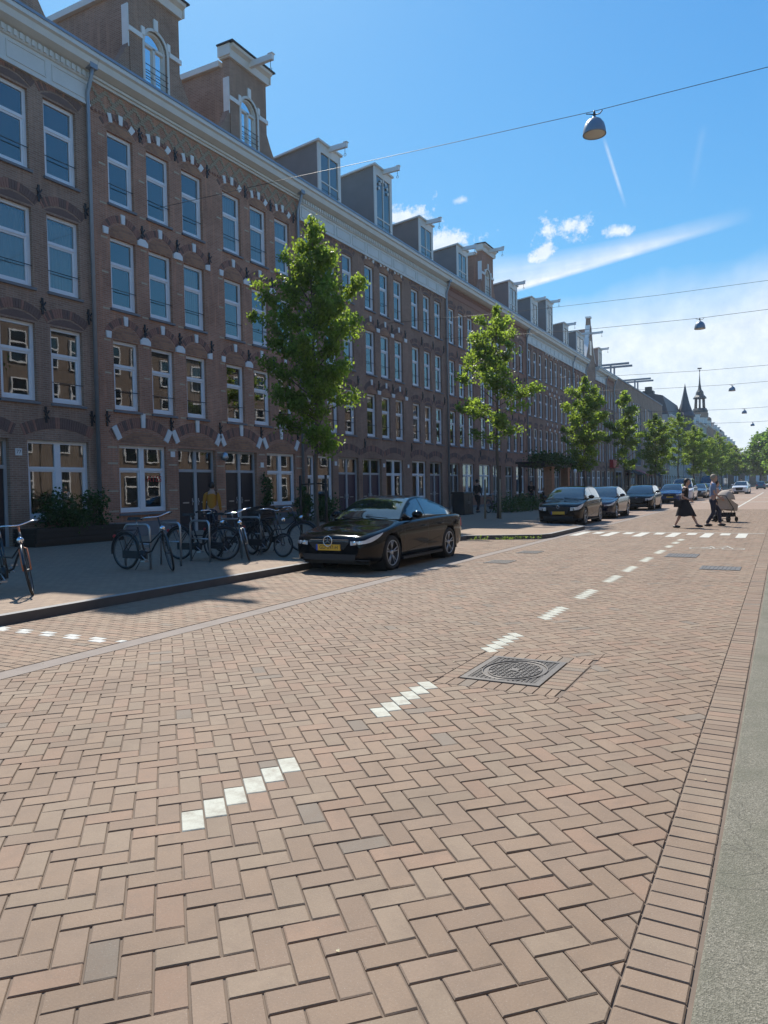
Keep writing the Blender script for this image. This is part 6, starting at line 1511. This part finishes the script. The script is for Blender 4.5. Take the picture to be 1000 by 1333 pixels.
    # legs
    if skirt:
        b = MB(); n = 28; vs = []; fs = []; hem = skirt; ks = (J['knL'], J['knR'])
        for j in range(7):
            u = j/6; z = (hipz+.08)*k*(1-u)+hem*k*u; cx = sum(q.x for q in ks)/2*u*.8; ax = (.13+u*.12)*k+abs(ks[0].x-ks[1].x)*.30*u; ay = (.165+u*.07)*k
            for q in range(n):
                a = 2*PI*q/n; rr = 1+.045*u*math.sin(a*7+1.3); vs.append((cx+ax*rr*math.cos(a), ay*rr*math.sin(a), z+.015*u*math.sin(a*5)))
        for j in range(6):
            for q in range(n): fs.append((j*n+q, (j+1)*n+q, (j+1)*n+(q+1) % n, j*n+(q+1) % n))
        b.smooth = True; b.add(vs, fs); b.build('skirt', legs, t)
    else:
        P3 = [pel+S(0,0,.05), pel+S(0,0,-.04)]; E3 = [(0,1)]; r3 = [(.150*k,.112*k),(.150*k,.118*k)]
        for nm in 'LR': i0 = len(P3); P3 += [J['hp'+nm]+S(0,0,-.08), J['kn'+nm], J['an'+nm]+S(0,0,-.0)]; E3 += [(1,i0),(i0,i0+1),(i0+1,i0+2)]; r3 += [.100*k,.074*k,.058*k]
        mesh_obj('trousers', skin_mesh([tuple(p) for p in P3], E3, r3), legs, t)
    for nm in 'LR':
        a, q = J['an'+nm], J['toe'+nm]; d = (q-a); b = MB()
        b.T = Matrix.Translation(a+d*.42+Vector((0,0,-.028*k))) @ Matrix.Rotation(math.atan2(-(d.z+.045*k), d.x), 4, 'Y') @ Matrix.Diagonal((1,.40,.36,1)); b.ball((0,0,0), .135*k, 16, 10); b.build('shoe', shoe, t)
    return t
person('person in black blouse and wide black skirt striding right over the crossing', (-3.0, 27.2, 0), R(-5), 1.70, feet=((.42,.06),(-.30,-.07)), hands=((-.10,.20,.83),(.20,-.16,1.00)), lean=.12, skirt=.42, legs='cloth_black', top='cloth_black', sleeves='short', female=True, hair='hair_dark', hairlen=.02, heel=(.03,0), headpitch=.12)
person('man in light blue shirt and dark trousers walking right behind the stroller', (-2.2, 28.4, 0), R(12), 1.84, feet=((.24,.08),(-.20,-.08)), hands=((.24,.14,.98),(.22,-.16,.95)), lean=.03, top='cloth_blue', legs='cloth_navy', sleeves='short', hair='hair_grey')
person('dark-haired woman in pale pink top walking beside the stroller', (-2.35, 31.9, 0), R(20), 1.62, feet=((.15,.08),(-.15,-.08)), hands=((.40,.14,1.0),(.40,-.14,1.0)), top='cloth_pink', legs='cloth_navy', sleeves='short', female=True, hair='hair_dark', hairlen=.07)
person('person in mustard yellow jacket walking past the dark double doors', (-14.6, 16.45, .12), R(120), 1.72, feet=((.2,.08),(-.18,-.08)), top='cloth_mustard', legs='cloth_navy', sleeves='long', hair='hair_dark', lean=.05)
person('person in dark clothes walking away beside the parked bicycle near the staked tree', (-15.0, 38.6, .12), R(75), 1.86, feet=((.2,.09),(-.18,-.09)), top='cloth_black', legs='cloth_black', sleeves='long', hair='hair_dark')
person('person in dark clothes standing left of the first brick pillar', (-14.6, 47.3, .12), R(-60), 1.75, feet=((.05,.1),(-.05,-.1)), hands=((.25,.12,1.1),(.25,-.10,1.15)), top='cloth_black', legs='cloth_navy', hair='hair_dark')
for i, (x, y, rz, l) in enumerate(((-14.2, 49.0, 200, 'person in black sitting at the terrace right of the first brick pillar'), (-14.6, 50.4, -20, 'person in black sitting at the terrace left of the second brick pillar'))):
    person(l, (x, y, .12), R(rz), 1.72, feet=((.42,.1),(.40,-.1)), hands=((.35,.12,.72),(.35,-.12,.72)), top='cloth_black', legs='cloth_black', seated=True, group='people seated on the terrace')
    ch = thing('terrace_chair', ['dark terrace chair under the person right of the first brick pillar', 'dark terrace chair under the person left of the second brick pillar'][i], 'chair', (x, y, .12), R(rz), 'terrace chairs')
    b = MB(); b.box(-.22,.22,-.22,.22,.38,.41); b.build('seat', 'wood_dark', ch); b = MB(); b.box(-.24,-.2,-.22,.22,.5,.85); b.build('backrest', 'wood_dark', ch)
    for sx in (-.2, .2):
        for sy in (-.2, .2): b = MB(); b.tube([(sx*1.05,sy*1.05,0),(sx,sy,.38 if sx > 0 else .85)], .014, 6); b.build('leg', 'iron', ch)
person('cyclist in dark clothes far down the street left of the small teal car', (-5.6, 124, .35), R(90), 1.75, feet=((.1,.1),(-.05,-.1)), hands=((.4,.2,1.05),(.4,-.2,1.05)), lean=.3, top='cloth_black', legs='cloth_navy')
bicycle('distant bicycle under the far cyclist', (-5.6, 124.1, 0), R(90), 0)
# stroller
st_ = thing('stroller', 'pale beige baby stroller with raised hood beside the walking couple', 'stroller', (-1.95, 31.5, 0), R(62))
b = MB(); r_ = .11
for (x, y, rr) in ((-.30,-.26,.14),(-.30,.26,.14),(.38,-.18,.10),(.38,.18,.10)):
    w1 = MB(); w1.torus((x,y,rr), rr-.025, .027, 'y', 20, 8); o = w1.build('wheel', 'black_rubber', st_); w1 = MB(); w1.lathe([(rr-.05,-.015),(rr-.05,.015)], (x,y,rr), 'y', 16); w1.build('hub', 'plastic_dark', o)
for sy in (-1, 1): b.tube([(-.30,sy*.25,.14),(.05,sy*.25,.55),(.38,sy*.18,.10)], .014, 6); b.tube([(.05,sy*.25,.55),(-.45,sy*.25,1.02)], .014, 6)
b.tube([(-.30,-.25,.14),(-.30,.25,.14)], .012, 6); b.build('frame', 'iron', st_)
b = MB(); b.tube([(-.45,-.25,1.02),(-.47,0,1.04),(-.45,.25,1.02)], .018, 8); b.build('handle', 'plastic_dark', st_)
b = MB(); b.prism([(-.20,.50),(.40,.42),(.46,.66),(.30,.72),(-.28,.98)], 'y', -.21, .21); b.build('carrycot', 'cloth_beige', st_)
b = MB(); vs = []; n = 10; m = 8
for i in range(n+1):
    a = R(10)+R(150)*i/n
    for j in range(m+1):
        q = PI*j/m; vs.append((-.06-.30*math.cos(a)*1.0, .235*math.cos(q), .84+.40*math.sin(a)*(.35+.65*math.sin(q)**.6)*(1 if 0<j<m else .2)))
b.smooth = True; b.add(vs, [(i*(m+1)+j, i*(m+1)+j+1, (i+1)*(m+1)+j+1, (i+1)*(m+1)+j) for i in range(n) for j in range(m)]); b.build('hood', 'cloth_beige', st_)
b = MB(); b.box(-.28,.3,-.2,.2,.2,.36); b.build('basket', 'cloth_black', st_)

# ------------------------------------------------------------------ air
hz = MB(); hz.box(-60, 60, -25, 560, -1.2, 45); ho = hz.build('haze', 'iron', kind='stuff'); 
hm_ = bpy.data.materials.new('haze_air'); hm_.use_nodes = True; t = NT(hm_); t.n.remove(t.n['Principled BSDF'])
pvv = t.new('ShaderNodeVolumePrincipled'); pvv.inputs['Color'].default_value = (.86,.92,1,1); pvv.inputs['Density'].default_value = .00028; pvv.inputs['Anisotropy'].default_value = .35
t.link(pvv.outputs[0], t.n['Material Output'].inputs['Volume']); ho.data.materials.clear(); ho.data.materials.append(hm_)

# ------------------------------------------------------------------ weeds along the kerb, small litter on the paving, a handbag
r = random.Random(9); cs = []
for i in range(60): k = r.random(); cs.append([-8.1+k*1.9, 20.12+k*.86+r.uniform(-.05, .03), .02+r.uniform(0, .05)])
V, F, rnd, idx = leaf_cloud(cs, [.03]*60, 260, .03, 5); link('weeds', crown_mesh('weeds', V, F, rnd, 'leaf_young'), kind='stuff')
b = MB(); r = random.Random(31)
for i in range(70):
    x, y = r.uniform(-7.5, -.3), r.uniform(1.2, 16); s_ = r.uniform(.004, .011); a = r.uniform(0, PI)
    b.add([(x+s_*math.cos(a+k*PI/2), y+s_*math.sin(a+k*PI/2), .006+.003*(k % 2)) for k in range(4)], [(0,1,2,3)])
b.build('road_litter', 'litter_bits', kind='stuff')
bg_ = MB(); bg_.box(-3.32,-3.08,27.02,27.10,.72,.95); bg_.tube([(-3.30,27.06,.95),(-3.24,27.04,1.12),(-3.12,27.04,1.12),(-3.10,27.06,.95)], .009, 5); o = bg_.build('handbag', 'cloth_black'); tag(o, 'small black handbag hanging behind the striding woman in the wide skirt', 'handbag')
